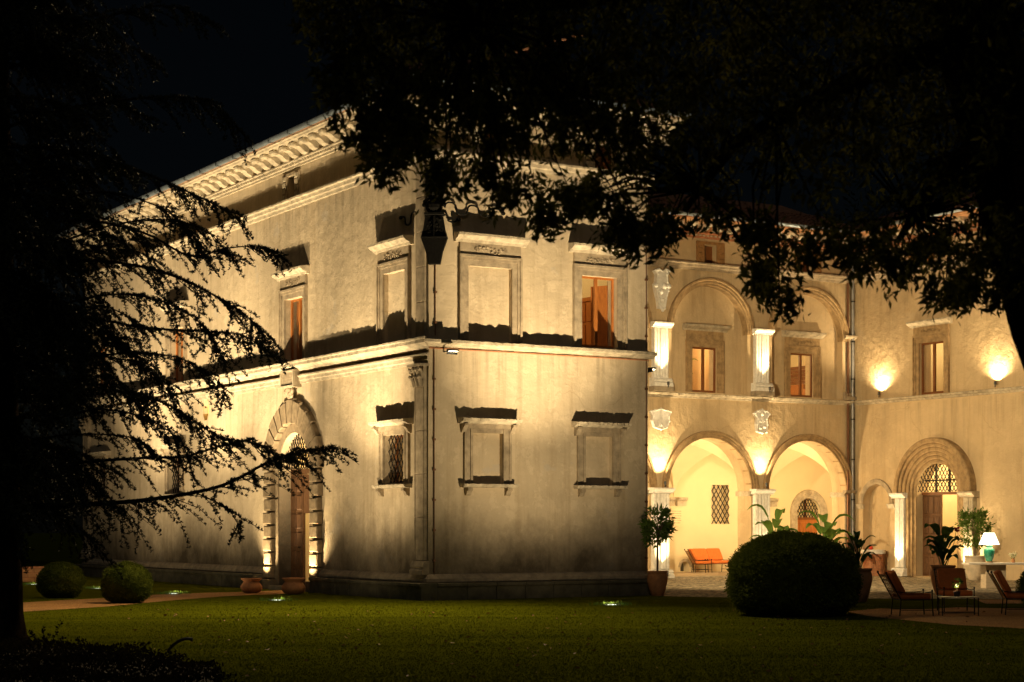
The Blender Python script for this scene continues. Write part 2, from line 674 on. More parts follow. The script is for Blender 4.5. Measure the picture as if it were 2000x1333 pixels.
# ---- walls
doorA = -8.03
holesA = [arch_loop(doorA, 1.08, 0.02, 3.42), rect(-2.38, -1.22, 2.93, 4.17), rect(-2.42, -1.2, ZS + .02, 8.34),
          rect(-8.65, -7.4, ZS + .02, 8.34), rect(-17.9, -16.7, ZS + .02, 8.34), rect(-25.6, -24.4, ZS + .02, 8.34),
          rect(-18.1, -16.95, 2.93, 4.17), rect(-25.6, -24.4, 2.93, 4.17),
          [(-14.83 + .26 * math.cos(R(22.5 + 45 * i)), 5.52 + .36 * math.sin(R(22.5 + 45 * i))) for i in range(8)],
          rect(-8.45, -7.95, 11.16, 11.84), rect(-2.0, -1.5, 11.16, 11.84), rect(-17.5, -17, 11.16, 11.84)]
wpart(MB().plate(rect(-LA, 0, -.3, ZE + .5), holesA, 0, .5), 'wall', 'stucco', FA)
holesB = [rect(1.22, 2.11, 2.9, 4.17), rect(4.6, 5.47, 2.9, 4.17), rect(1.1, 2.38, ZS + .02, 8.36), rect(4.5, 5.62, ZS + .02, 8.36),
          rect(1.5, 2.2, 11.16, 11.84), rect(4.9, 5.6, 11.16, 11.84)]
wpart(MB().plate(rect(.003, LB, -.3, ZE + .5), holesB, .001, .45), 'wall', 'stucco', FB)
# side and rear walls, plain
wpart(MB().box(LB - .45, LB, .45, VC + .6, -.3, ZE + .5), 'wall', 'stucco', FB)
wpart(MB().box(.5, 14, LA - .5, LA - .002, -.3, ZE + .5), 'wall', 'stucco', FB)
# loggia wing
ARC = [8.99, 13.48, 17.97, 22.46]
PIER = [11.235, 15.725, 20.215]
ZSP = 3.12
holesC = [arch_loop(c, 1.85, .05, ZSP) for c in ARC] + [arch_loop(c, 1.68, ZS + .1, 8.72) for c in ARC]
holesC += [rect(c - .28, c + .28, 11.16, 11.82) for c in ARC]
wpart(MB().plate(rect(LB, 30, -.3, ZE + .5), [h_ for h_ in holesC], 0, .34), 'wall', 'stucco_court', FC)
holesC2 = [arch_loop(c, 1.85, .05, ZSP) for c in ARC] + [rect(c - .55, c + .55, ZS + .12, 8.22) for c in ARC]
holesC2 += [rect(c - .28, c + .28, 11.16, 11.82) for c in ARC]
wpart(MB().plate(rect(LB, 30, -.3, ZE + .5), holesC2, .343, .78), 'wall', 'stucco_court', FC)
holesD = [arch_loop(-7.85, 1.02, .03, 3.05), arch_loop(-10.97, .72, .04, 2.66), rect(-8.72, -7.48, ZS + .05, 8.38),
          rect(-8.9, -8.3, 11.16, 11.82), rect(-3.9, -3.3, 11.16, 11.82), rect(-3.2, -2.0, ZS + .05, 8.38)]
wpart(MB().plate(rect(-VC + .002, LD, -.3, ZE + .5), holesD, 0, .55), 'wall', 'stucco_court', FD)

# ---- plinth bench of single stones
mb_st = {}


def plinth(F, s0, s1, out, h, step=.82):
    n = max(1, int(round((s1 - s0) / step)))
    base = MB().box(s0, s1, -out + .03, -.002, -.25, h - .015)
    p = wpart(base, 'plinth', 'stone_dark', F)
    w = (s1 - s0) / n
    key = (round(w, 3), out, h)
    for i in range(n):
        dy = random.uniform(-.008, .008)
        if key not in mb_st:
            o = MB().cbox(.006, w - .006, -out - .01, -out + .05, -.2, h - .09, .012).build('stone', 'stone_dark', p)
            mb_st[key] = o.data
        else:
            o = link('stone', mb_st[key], p)
        o.location = (s0 + i * w, dy, 0)
        k2 = key + ('c',)
        if k2 not in mb_st:
            o = MB().cbox(.004, w - .004, -out - .05, -.003, h - .088, h, .015).build('coping_stone', 'stone_dark', p)
            mb_st[k2] = o.data
        else:
            o = link('coping_stone', mb_st[k2], p)
        o.location = (s0 + i * w, dy, random.uniform(-.004, .004))
    return p


plinth(FA, -LA - .3, -9.98, .42, .42)
plinth(FA, -6.1, .42, .42, .42)
plinth(FB, .0, LB + .16, .42, .42)
BASEM = [(0, .42), (-.12, .43), (-.12, .52), (-.06, .60), (0, .64)]
for F, a, b_, m0, m1 in ((FA, -LA, -9.9, 0, 0), (FA, -6.15, 0, 0, 1), (FB, 0.001, LB + .1, 1, 0)):
    wpart(MB().mould([(y if y < 0 else .01, z) for y, z in BASEM], a, b_, .15, .004, m0, m1), 'base_moulding', 'stone', F)

# ---- string courses
CORN = [(.02, 6.20), (-.07, 6.21), (-.11, 6.28), (-.24, 6.33), (-.27, 6.35), (-.27, 6.43), (-.30, 6.45), (-.30, 6.49), (.02, 6.52)]
ARCHT = [(.02, 5.86), (-.05, 5.86), (-.06, 5.93), (-.09, 5.95), (-.10, 6.03), (-.15, 6.06), (-.15, 6.10), (.02, 6.13)]
wpart(MB().mould(CORN, -LA, 0, .09, .016, 0, 1), 'string_course', 'stone_pale', FA)
wpart(MB().mould(ARCHT, -LA, 0, .12, .008, 0, 1), 'string_course', 'stone_pale', FA)
CORNB = [(.02, 6.30), (-.06, 6.30), (-.10, 6.34), (-.22, 6.37), (-.25, 6.39), (-.25, 6.46), (.02, 6.50)]
wpart(MB().mould([(y, z - .02) for y, z in CORNB], 0.0, LB + .14, .09, .016, 1.15, 0), 'string_course', 'stone_pale', FB)
wpart(MB().mould([(.02, 6.225), (-.02, 6.225), (-.022, 6.25), (.02, 6.255)], .01, LB + .02, .2, .004), 'string_course', 'brick_red', FB)
UPPER = [(.02, 10.88), (-.05, 10.89), (-.07, 10.97), (-.13, 10.99), (-.15, 11.07), (-.22, 11.09), (-.22, 11.14), (.02, 11.17)]
wpart(MB().mould(UPPER, -LA, 0, .09, .014, 0, 1), 'string_course', 'stone_pale', FA)
wpart(MB().mould([(y, z - .001) for y, z in UPPER], 0, LB + .12, .09, .014, 1, 0), 'string_course', 'stone_pale', FB)
UC = [(.02, z if y == .02 and z < 11 else z) for y, z in UPPER[:1]] + UPPER[1:]
wpart(MB().mould(UPPER, LB + .01, UD - .005, .15, .006), 'string_course', 'stone', FC)
wpart(MB().mould(UPPER, -11.6, -10.1, .07, .02), 'string_course', 'stone', FD)
wpart(MB().mould([(y, z) for y, z in UPPER], -9.85, LD, .1, .012), 'string_course', 'stone', FD)
SILLC = [(.02, 6.34), (-.06, 6.35), (-.08, 6.41), (-.17, 6.43), (-.20, 6.50), (.02, 6.53)]
wpart(MB().mould(SILLC, LB + .01, UD - .01, .08, .014), 'string_course', 'stone_pale', FC)
wpart(MB().mould(SILLC, -VC + .21, LD, .08, .014), 'string_course', 'stone_pale', FD)

# ---- eaves: dentil band, brackets, soffit, fascia, gutter, tiles
brk = {}


def eaves(F, s0, s1, shade, m0=0, m1=0, ext0=0, ext1=0, step=.66, scroll=True):
    z = ZE
    wpart(MB().mould([(.02, z - .02), (-.05, z - .02), (-.05, z + .04), (-.09, z + .05), (-.09, z + .10), (-.16, z + .13), (-.16, z + .17), (.02, z + .17)], s0, s1, .2, .004, m0, m1), 'cornice', 'stone_pale' if scroll else 'brick_red', F)
    d = MB()
    n = int((s1 - s0) / .17)
    for i in range(n):
        x = s0 + (i + .25) * (s1 - s0) / n
        d.box(x, x + .085, -.135, -.0905, z + .046, z + .096)
    tag(wpart(d, 'dentil_band', 'stone_pale', F), kind='stuff')
    # soffit slab and fascia
    wpart(MB().mould([(.02, z + .46), (-.74, z + .46), (-.76, z + .50), (-.80, z + .52), (-.80, z + .58), (.02, z + .58)], s0, s1, .3, .004, m0, m1), 'soffit', 'stone_pale' if scroll else 'soffit_terracotta', F)
    wpart(MB().mould([(.01, z + .171), (-.03, z + .171), (-.03, z + .458), (.01, z + .458)], s0, s1, 1, 0, m0, m1), 'frieze', 'stone_pale' if scroll else 'soffit_terracotta', F)
    n = int(round((s1 - s0) / step))
    for i in range(n):
        x = s0 + (i + .5) * (s1 - s0) / n
        if scroll not in brk:
            mb = MB()
            pr = [(-.03, .46), (-.62, .46), (-.66, .42), (-.64, .36), (-.55, .33), (-.46, .34), (-.36, .30), (-.27, .22), (-.16, .18), (-.03, .18)] if scroll else \
                 [(-.03, .46), (-.58, .46), (-.60, .40), (-.56, .33), (-.44, .32), (-.36, .26), (-.03, .20)]
            w = .15 if scroll else .12
            mb.mould(pr, -w, w)
            if scroll:
                for sx in (-1, 1):
                    mb.ball((sx * .11, -.57, .385), .085, 8, (.8, 1, 1))
            o = mb.build('bracket', 'stone_pale', villa, F @ Matrix.Translation((x, 0, z)))
            brk[scroll] = o.data
        else:
            o = link('bracket', brk[scroll], villa, F @ Matrix.Translation((x, 0, z)))
    # gutter
    g = MB()
    k = 9
    pr = [(-.90 + .10 * math.cos(math.pi + math.pi * i / k), z + .64 + .10 * math.sin(math.pi + math.pi * i / k)) for i in range(k + 1)]
    pr += [(y * 1 + (.012 if y < -.9 else -.012), zz + .012) for y, zz in pr[::-1]]
    g.mould(pr, s0, s1, 1, 0, m0, m1)
    gt = wpart(g, 'gutter', 'gutter_metal', F, smooth=False)
    h = MB()
    for i in range(int((s1 - s0) / 1.3)):
        x = s0 + .5 + i * 1.3
        h.box(x, x + .03, -1.012, -.80, z + .53, z + .538)
        h.box(x, x + .03, -1.014, -1.006, z + .53, z + .65)
    tag(wpart(h, 'gutter_hook', 'iron', F, gt), kind='stuff')
    # roof slope with rows of half-round tiles
    rs, run = .36, 4.2
    e0, e1 = s0 - ext0, s1 + ext1
    rf = wpart(MB().add([(e0, -.86, z + .60), (e1, -.86, z + .60), (e1 - m1 * 0, run, z + .60 + rs * (run + .86)), (e0, run, z + .60 + rs * (run + .86)),
                         (e0, -.86, z + .55), (e1, -.86, z + .55), (e1, run, z + .55 + rs * (run + .86)), (e0, run, z + .55 + rs * (run + .86))],
                        [(0, 1, 2, 3), (7, 6, 5, 4), (0, 4, 5, 1), (1, 5, 6, 2), (2, 6, 7, 3), (3, 7, 4, 0)]), 'roof', 'terracotta_tile', F)
    t = MB()
    n = int((e1 - e0) / .22)
    for i in range(n):
        x = e0 + (i + .5) * (e1 - e0) / n
        for j in range(7):
            ya = -.93 + j * .42 + random.uniform(-.03, .03)
            yb = ya + .5
            za, zb = z + .625 + rs * (ya + .86) + .03, z + .60 + rs * (yb + .86) + .01
            ra, rb = .088, .07
            xx = x + random.uniform(-.012, .012)
            q = [math.pi * a / 5 for a in range(6)]
            vs = [(xx + ra * math.cos(a), ya, za + ra * math.sin(a) * .8) for a in q] + [(xx + rb * math.cos(a), yb, zb + rb * math.sin(a) * .8) for a in q]
            vs += [(xx + ra * .75 * math.cos(a), ya, za + ra * .6 * math.sin(a)) for a in q]
            t.add(vs, [(a, a + 1, a + 7, a + 6) for a in range(5)] + [(a, a + 12, a + 13, a + 1) for a in range(5)])
    tag(t.build('roof_tile', 'terracotta_tile', rf, None, False, False), kind='stuff')


eaves(FA, -LA - .6, 0, 'stone', 0, 1, 0, .8)
eaves(FB, 0, LB + .7, 'stone', 1, 0, .0, 0)
eaves(FC, LB, UD, 'warm', 0, 0, 0, 0, .62, False)
eaves(FD, -VC, LD, 'warm', 0, 0, 0, 0, .62, False)

# ---- windows
relief_rng = random.Random(3)


def carving(mb, x0, x1, y, z0, z1, n):
    """low relief of little scrolls and blossoms"""
    r_ = relief_rng
    for i in range(n):
        x = x0 + (i + .5) * (x1 - x0) / n
        zc = (z0 + z1) / 2 + r_.uniform(-.2, .2) * (z1 - z0)
        h = (z1 - z0) * r_.uniform(.28, .5)
        a0 = r_.uniform(0, 6)
        pts = [(x + h * .6 * math.cos(a0 + a) * (1 - a / 7), y, zc + h * math.sin(a0 + a) * (1 - a / 7)) for a in np.linspace(0, 4.6, 9)]
        mb.tube(pts, .022, 5)


def upper_window(F, c, hw, ztop, back=0.0, blind=False, wide=.27, name='window'):
    """moulded stone surround with frieze and cornice standing on the string course"""
    y = back
    z0 = ZS + .02
    fr = MB()
    for i, (d0, d1, o) in enumerate(((0, .14, .05), (.14, .21, .075), (.21, wide, .11))):
        x0, x1 = hw + d0, hw + d1
        fr.box(c - x1, c - x0, y - o, y + .004, z0, ztop + d1)
        fr.box(c + x0, c + x1, y - o, y + .004, z0, ztop + d1)
        fr.box(c - x0 + .0005, c + x0 - .0005, y - o, y + .004, ztop + d0, ztop + d1)
    sm = 'stone_warm' if F in (FC, FD) else 'stone'
    w = wpart(fr, name, sm, F)
    zt = ztop + wide
    H = hw + wide
    f2 = MB().box(c - H + .02, c + H - .02, y - .07, y + .003, zt + .002, zt + .30)
    carving(f2, c - H * .55, c + H * .55, y - .075, zt + .06, zt + .24, 9)
    wpart(f2, 'frieze', sm, F, w)
    zc = zt + .30
    pr = [(y + .003, zc + .001), (y - .10, zc + .001), (y - .12, zc + .06), (y - .20, zc + .08), (y - .26, zc + .13), (y - .29, zc + .15), (y - .29, zc + .21), (y + .003, zc + .24)]
    wpart(MB().mould([(p - y if False else p, q) for p, q in pr], c - H - .13, c + H + .13, .07, .012), 'cornice', 'stone_pale', F, w)
    if blind:
        wpart(MB().box(c - hw - .02, c + hw + .02, y + .12, y + .2, z0 - .01, ztop + .02), 'infill', 'stucco', F, w)
    return w


def casement(F, w, x0, x1, z0, z1, y, mat='wood', leaf=True, bar=.06, shutters=0, pane=True):
    m_ = MB()
    t = .06
    m_.box(x0, x0 + bar, y, y + t, z0, z1)
    m_.box(x1 - bar, x1, y, y + t, z0, z1)
    m_.box(x0 + bar, x1 - bar, y, y + t, z1 - bar, z1)
    m_.box(x0 + bar, x1 - bar, y, y + t, z0, z0 + bar * 1.3)
    c = (x0 + x1) / 2
    m_.box(c - bar * .75, c + bar * .75, y - .01, y + t + .01, z0 + bar * 1.3, z1 - bar)
    f_ = wpart(m_, 'casement', mat, F, w)
    if pane:
        for a, b2 in ((x0 + bar, c - bar * .75), (c + bar * .75, x1 - bar)):
            wpart(MB().box(a, b2, y + .025, y + .033, z0 + bar * 1.3, z1 - bar), 'pane', 'glass', F, w)
    return f_


def shutter(F, w, hx, z0, z1, y, width, ang, mat='wood_orange', side=1):
    """panelled inner shutter swung open on a hinge at hx"""
    mb = MB()
    mb.box(0, width, 0, .03, z0, z1)
    k = 3
    h = (z1 - z0) / k
    for i in range(k):
        mb.cbox(.05, width - .05, -.012, .002, z0 + i * h + .06, z0 + (i + 1) * h - .06, .012)
    M = Matrix.Translation((hx, y, 0)) @ Matrix.Rotation(ang, 4, 'Z')
    mb.v = [tuple(M @ Vector(p)) for p in mb.v]
    wpart(mb, 'shutter', mat, F, w)


def room(F, x0, x1, y0, y1, z0, z1, mat, power, lamp=None, floor='wood'):
    mb = MB()
    t = .1
    mb.box(x0 - t, x0, y0, y1, z0, z1)
    mb.box(x1, x1 + t, y0, y1, z0, z1)
    mb.box(x0 - t, x1 + t, y1, y1 + t, z0, z1)
    mb.box(x0 - t, x1 + t, y0, y1 + t, z1 + .001, z1 + t)
    o = wpart(mb, 'room', mat, F)
    wpart(MB().box(x0 - t, x1 + t, y0, y1 + t, z0 - t, z0 - .001), 'floor', floor, F, o)
    if power:
        lx, ly, lz = lamp or ((x0 + x1) / 2, (y0 + y1) / 2, z1 - .45)
        wpart(MB().lathe([(.01, .3), (.012, .1), (.12, .08), (.14, .02), (.01, .0)], (lx, ly, lz + .12), 12), 'ceiling_lamp', 'lamp_body', F, o)
        point(o, F @ Vector((lx, ly, lz)), power)
    return o


# long face, upper windows
upper_window(FA, -1.81, .61, 8.34, blind=True, name='blind_window')
for c, hw in ((-8.025, .625), (-17.3, .6), (-25, .6)):
    w = upper_window(FA, c, hw, 8.34)
    casement(FA, w, c - hw, c + hw, ZS + .03, 8.34, .16, 'wood_orange')
    shutter(FA, w, c - hw + .01, ZS + .05, 8.3, .34, hw - .1, R(78), 'wood_orange')
    shutter(FA, w, c + hw - .01, ZS + .05, 8.3, .34, hw - .1, R(112), 'wood_orange')
    room(FA, c - 1.6, c + 1.6, .5, 4, ZS, 9.6, 'room_ochre', 14 if c > -10 else 9)

# front face, upper windows
upper_window(FB, 1.74, .64, 8.36, blind=True, name='blind_window')
w = upper_window(FB, 5.06, .56, 8.36)
casement(FB, w, 4.5, 5.62, ZS + .03, 8.36, .14, 'wood_orange', bar=.05)
shutter(FB, w, 5.58, ZS + .06, 8.2, .36, .5, R(118), 'wood_orange')
rm = room(FB, 3.2, 6.15, .45, 5.5, ZS, 9.9, 'room_plaster', 85, (4.4, 2.2, 9.2))
pn = MB().box(6.09, 6.149, .46, 5.49, ZS, 8.0)
for i in range(6):
    for z0, z1 in ((ZS + .1, 7.35), (7.45, 7.95)):
        pn.box(6.06, 6.0895, .55 + i * .82, 1.27 + i * .82, z0, z1)
wpart(pn, 'wainscot', 'wood_orange', FB, rm)
wpart(MB().box(6.05, 6.149, .46, 5.49, 8.001, 8.1), 'dado_rail', 'wood_orange', FB, rm)


def lower_window(F, x0, x1, grille=False, lit=0, worn=0):
    """small ground-floor opening with consoled sill and consoled cornice"""
    zb, zt = 2.9, 4.17
    jw = .24
    fr = MB()
    for a, b2 in ((x0 - jw, x0), (x1, x1 + jw)):
        fr.box(a, b2, -.05, .004, zb, zt + .1)
        q = .07
        fr.box(a + (q if a < x0 - .1 else 0) * 0 + .0, a + .07, -.075, -.0505, zb, zt + .1)
        fr.box(b2 - .07, b2, -.075, -.0505, zb, zt + .1)
    fr.box(x0 + .0005, x1 - .0005, -.05, .004, zt, zt + .1)
    w = wpart(fr, 'window' if grille else 'blind_window', 'stone', F)
    wpart(MB().box(x0 - jw - .06, x1 + jw + .06, -.09, .003, zt + .102, zt + .22), 'frieze', 'stone', F, w)
    z = zt + .22
    pr = [(.003, z), (-.16, z + .005), (-.22, z + .05), (-.30, z + .07), (-.31, z + .13), (.003, z + .16)]
    wpart(MB().mould(pr, x0 - jw - .17, x1 + jw + .17, .06, .016 + worn), 'cornice', 'stone_pale', F, w)
    for xc in (x0 - jw - .02, x1 + jw + .02):
        mb = MB().mould([(.003, z), (-.22, z), (-.23, z - .05), (-.16, z - .09), (-.11, z - .17), (-.04, z - .22), (.003, z - .22)], xc - .06, xc + .06)
        wpart(mb, 'console', 'stone', F, w)
    pr = [(.003, zb - .11), (-.19, zb - .10), (-.23, zb - .06), (-.24, zb - .02), (.003, zb - .002)]
    wpart(MB().mould(pr, x0 - jw - .1, x1 + jw + .1, .06, .014), 'sill', 'stone_pale', F, w)
    for xc in (x0 - jw * .55, x1 + jw * .55):
        z = zb - .11
        mb = MB().mould([(.003, z), (-.17, z), (-.18, z - .06), (-.12, z - .10), (-.09, z - .17), (-.03, z - .2), (.003, z - .2)], xc - .07, xc + .07)
        wpart(mb, 'console', 'stone', F, w)
    if grille:
        lattice(F, w, rect(x0, x1, zb, zt), .12, .19, .29)
        casement(F, w, x0 + .001, x1 - .001, zb, zt, .3, 'wood', bar=.07)
        room(F, x0 - .6, x1 + .8, .5, 2.6, 2.3, 4.9, 'room_plaster', lit)
    else:
        wpart(MB().box(x0 - .02, x1 + .02, .13, .2, zb - .02, zt + .02), 'infill', 'stucco', F, w)
    return w


def lattice(F, w, poly, y, dx, dz, r=.014, name='grille'):
    """diagonal iron bars clipped to a convex polygon"""
    mb = MB()
    xs = [p[0] for p in poly]
    zs = [p[1] for p in poly]
    x0, x1, z0, z1 = min(xs), max(xs), min(zs), max(zs)
    n = len(poly)

    def clip(p, q):
        t0, t1 = 0., 1.
        area = sum(poly[i][0] * poly[(i + 1) % n][1] - poly[(i + 1) % n][0] * poly[i][1] for i in range(n))
        sg = 1 if area > 0 else -1
        for i in range(n):
            a, b2 = poly[i], poly[(i + 1) % n]
            nx, nz = -(b2[1] - a[1]) * sg, (b2[0] - a[0]) * sg
            d0 = nx * (p[0] - a[0]) + nz * (p[1] - a[1])
            d1 = nx * (q[0] - a[0]) + nz * (q[1] - a[1])
            if abs(nx) + abs(nz) < 1e-9:
                continue
            if d0 < 0 and d1 < 0:
                return None
            if d0 < 0:
                t0 = max(t0, d0 / (d0 - d1))
            elif d1 < 0:
                t1 = min(t1, d0 / (d0 - d1))
        return (t0, t1) if t1 > t0 + 1e-3 else None
    H = z1 - z0
    sl = dx / dz
    k0 = int((x1 - x0 + H * sl) / dx) + 2
    for sgn in (1, -1):
        for i in range(-k0, k0):
            p = (x0 + i * dx, z0)
            q = (x0 + i * dx + sgn * H * sl, z1)
            t = clip(p, q)
            if t:
                a = [(p[0] + (q[0] - p[0]) * u, y + .012 * sgn, p[1] + (q[1] - p[1]) * u) for u in t]
                mb.tube(a, r, 5)
    return wpart(mb, name, 'iron', F, w)


lower_window(FA, -2.38, -1.22, True, 16)
lower_window(FA, -18.1, -16.95, True, 0)
lower_window(FA, -25.6, -24.4, True, 0)
lower_window(FB, 1.22, 2.11)
lower_window(FB, 4.6, 5.47, worn=.006)

# eight-sided lit opening
oc = [(-14.83 + .26 * math.cos(R(22.5 + 45 * i)), 5.52 + .36 * math.sin(R(22.5 + 45 * i))) for i in range(8)]
wpart(MB().solid(oc, .18, .22), 'octagonal_window', 'octagon_lit', FA)


# attic windows between carved side panels
def attic(F, c, hw, y=0, light=0):
    pm = 'stone' if not light else 'wood'
    mb = MB()
    mb.box(c - hw - .34, c - hw, -.05, .003, 11.168, 11.93)
    mb.box(c + hw, c + hw + .34, -.05, .003, 11.168, 11.93)
    mb.box(c - hw + .001, c + hw - .001, -.05, .003, 11.842, 11.93)
    w = wpart(mb, 'attic_window', 'stone' if not light else 'strap', F)
    for s in (-1, 1):
        for i in range(4):
            xc = c + s * (hw + .17)
            z0 = 11.2 + i * .175
            wpart(MB().cbox(xc - .10, xc + .10, -.085, -.0505, z0, z0 + .135, .012), 'carved_block', 'stone_pale' if not light else 'strap', F, w)
    wpart(MB().box(c - hw, c - .1 * hw, .18, .22, 11.168, 11.84), 'shutter', 'wood_old', F, w)
    wpart(MB().box(c - .1 * hw + .01, c + hw, .24, .28, 11.168, 11.84), 'shutter', 'wood', F, w)
    return w


for c in (-8.2, -1.75, -17.25):
    attic(FA, c, .25)
for c in (1.85, 5.25):
    attic(FB, c, .35)
for c in ARC:
    attic(FC, c, .28, light=1)
for c in (-8.6, -3.6):
    attic(FD, c, .3, light=1)
# dark loft rooms closing the attic openings
wpart(MB().box(-LA + 1, -.6, .52, .7, 11.0, 12.4), 'loft_wall', 'wood_old', FA)
wpart(MB().box(.6, LB - .5, .47, .6, 11.0, 12.4), 'loft_wall', 'wood_old', FB)
wpart(MB().box(LB + .1, UD + 4, .8, .95, 10.9, 12.4), 'loft_wall', 'wood_old', FC)
wpart(MB().box(-VC + 1, LD, .57, .7, 10.9, 12.4), 'loft_wall', 'wood_old', FD)


# ---- corner pilaster with leafy capital
def leafy_capital(mb, c, hw, y, z0, z1):
    r_ = random.Random(5)
    mb.box(c - hw, c + hw, y - .02, .003, z0, z1)
    H = z1 - z0
    for row, (zz, n) in enumerate(((z0 + .02, 3), (z0 + H * .36, 4))):
        for i in range(n):
            x = c - hw + (i + .5) * 2 * hw / n
            lean = (x - c) / hw * .08
            h = H * .42
            pts = [(x, y - .02, zz), (x + lean * .2, y - .05, zz + h * .5), (x + lean * .6, y - .10, zz + h * .9), (x + lean, y - .16, zz + h), (x + lean, y - .17, zz + h * .85)]
            mb.tube(pts, [.07, .065, .055, .045, .02], 6)
    for s in (-1, 1):
        pts = [(c + s * (hw * .4 + .05 * math.cos(a)) + s * .12 * a / 5, y - .08 - a * .012, z1 - .14 + .07 * math.sin(a)) for a in np.linspace(-1, 5, 10)]
        mb.tube(pts, .03, 5)
    mb.box(c - hw - .09, c + hw + .09, y - .16, .003, z1 - .06, z1)


def pilaster(F, c, hw, zb, zt, cap, y=-.10, flutes=False, mat='stone', capital=True, corner=0):
    mb = MB()
    n = 4
    for i in range(n):
        z0 = zb + .35 + (zt - zb - .35) * i / n
        z1 = zb + .35 + (zt - zb - .35) * (i + 1) / n
        mb.cbox(c - hw, c + hw, y, .003, z0 + .004, z1 - .004, .01)
        mb.box(c - hw + .03, c - hw + .06, y - .015, y - .0005, z0 + .01, z1 - .01)
        mb.box(c + hw - .06, c + hw - .03, y - .015, y - .0005, z0 + .01, z1 - .01)
    p = wpart(mb, 'pilaster', mat, F)
    pr = [(.003, zb), (y - .10, zb), (y - .10, zb + .10), (y - .05, zb + .16), (y - .08, zb + .20), (y - .06, zb + .25), (y - .02, zb + .34), (.003, zb + .345)]
    wpart(MB().mould(pr, c - hw - .08, c + hw + .08), 'base', mat, F, p)
    if capital:
        cb = MB()
        leafy_capital(cb, c, hw, y, zt, zt + cap)
        wpart(cb, 'capital', 'stone', F, p)
    return p


pilaster(FA, -.33, .26, .62, 5.28, .57)
pilaster(FA, -LA + .42, .3, .62, 5.28, .57)
# upper corner strip
ups = MB()
for i in range(5):
    ups.cbox(-.54, -.08, -.09, .003, 6.53 + i * .87, 7.39 + i * .87, .012)
wpart(ups, 'pilaster', 'stone', FA)

# ---- rusticated portal on the long face
pc, zsp = doorA, 3.42
portal = MB().ring(pc, zsp, [(1.08, -.03), (1.32, -.03), (1.32, .003), (1.08, .003)], n=30)
for s in (-1, 1):
    portal.box(pc + s * 1.2 - .12, pc + s * 1.2 + .12, -.03, .003, .02, zsp - .001)
por = wpart(portal, 'portal', 'stone_portal', FA)
nv = 13
for i in range(nv):
    a0, a1 = math.pi * (i + .07) / nv, math.pi * (i + .93) / nv
    ro = 1.94 + (.12 if i == nv // 2 else .05 * (i % 2)) + random.uniform(-.02, .02)
    MB().ring(pc, zsp, [(1.33, -.15), (1.36, -.18), (ro - .05, -.18), (ro, -.14), (ro, .003), (1.33, .003)], a0, a1, 3).build('voussoir', 'stone_portal', por)
for s in (-1, 1):
    for i in range(8):
        z0 = .30 + i * .39
        wd = .50 if i % 2 else .56
        x0, x1 = (pc + 1.33, pc + 1.33 + wd) if s > 0 else (pc - 1.33 - wd, pc - 1.33)
        MB().cbox(x0, x1, -.17, .003, z0 + .025, z0 + .365, .03).build('rusticated_block', 'stone_portal', por)
    MB().cbox(pc + s * 1.58 - .34, pc + s * 1.58 + .34, -.24, .003, -.05, .29, .02).build('jamb_base', 'stone_portal', por)
wpart(MB().box(pc - 1.05, pc + 1.05, -.35, .02, -.04, .12), 'doorstep', 'stone', FA, por)
# door leaves with raised panels, the right-hand leaf ajar
dr = wpart(MB().box(pc - 1.08, pc + 1.08, .36, .46, zsp - .10, zsp + .05), 'door', 'wood_old', FA)


def door_leaf(F, parent, hx, w_, z0, z1, y, ang, mat='wood_old', cols=2, rows=6):
    mb = MB().box(0, w_, 0, .07, z0, z1)
    for i in range(cols):
        for j in range(rows):
            a = .06 + i * (w_ - .06) / cols
            h = (z1 - z0) / rows
            mb.cbox(a, a + (w_ - .06) / cols - .06, -.035, .001, z0 + j * h + .05, z0 + (j + 1) * h - .05, .03)
    M = Matrix.Translation((hx, y, 0)) @ Matrix.Rotation(ang, 4, 'Z')
    mb.v = [tuple(M @ Vector(p)) for p in mb.v]
    return wpart(mb, 'door_leaf', mat, F, parent)


door_leaf(FA, dr, pc - 1.06, .86, .1, zsp - .11, .36, 0)
door_leaf(FA, dr, pc + 1.06, .80, .1, zsp - .11, .38, R(102))
wpart(MB().box(pc - .19, pc + 1.07, .37, .44, 2.2, zsp - .11), 'door_panel', 'wood_old', FA, dr)
wpart(MB().ring(pc - .42, 1.25, [(.05, .33), (.065, .33), (.065, .345), (.05, .345)], 0, 2 * math.pi, 14), 'door_knocker', 'iron', FA, dr)
fan = [(pc + 1.07 * math.cos(math.pi * i / 16), zsp + .05 + 1.02 * math.sin(math.pi * i / 16)) for i in range(17)]
lattice(FA, dr, fan, .22, .16, .28)
wpart(MB().solid(fan, .40, .41), 'fanlight_pane', 'glass', FA, dr)
room(FA, pc - 1.6, pc + 1.8, .5, 4.5, .02, 5.4, 'room_plaster', 420, (pc + .3, 2.4, 4.6), 'stone')
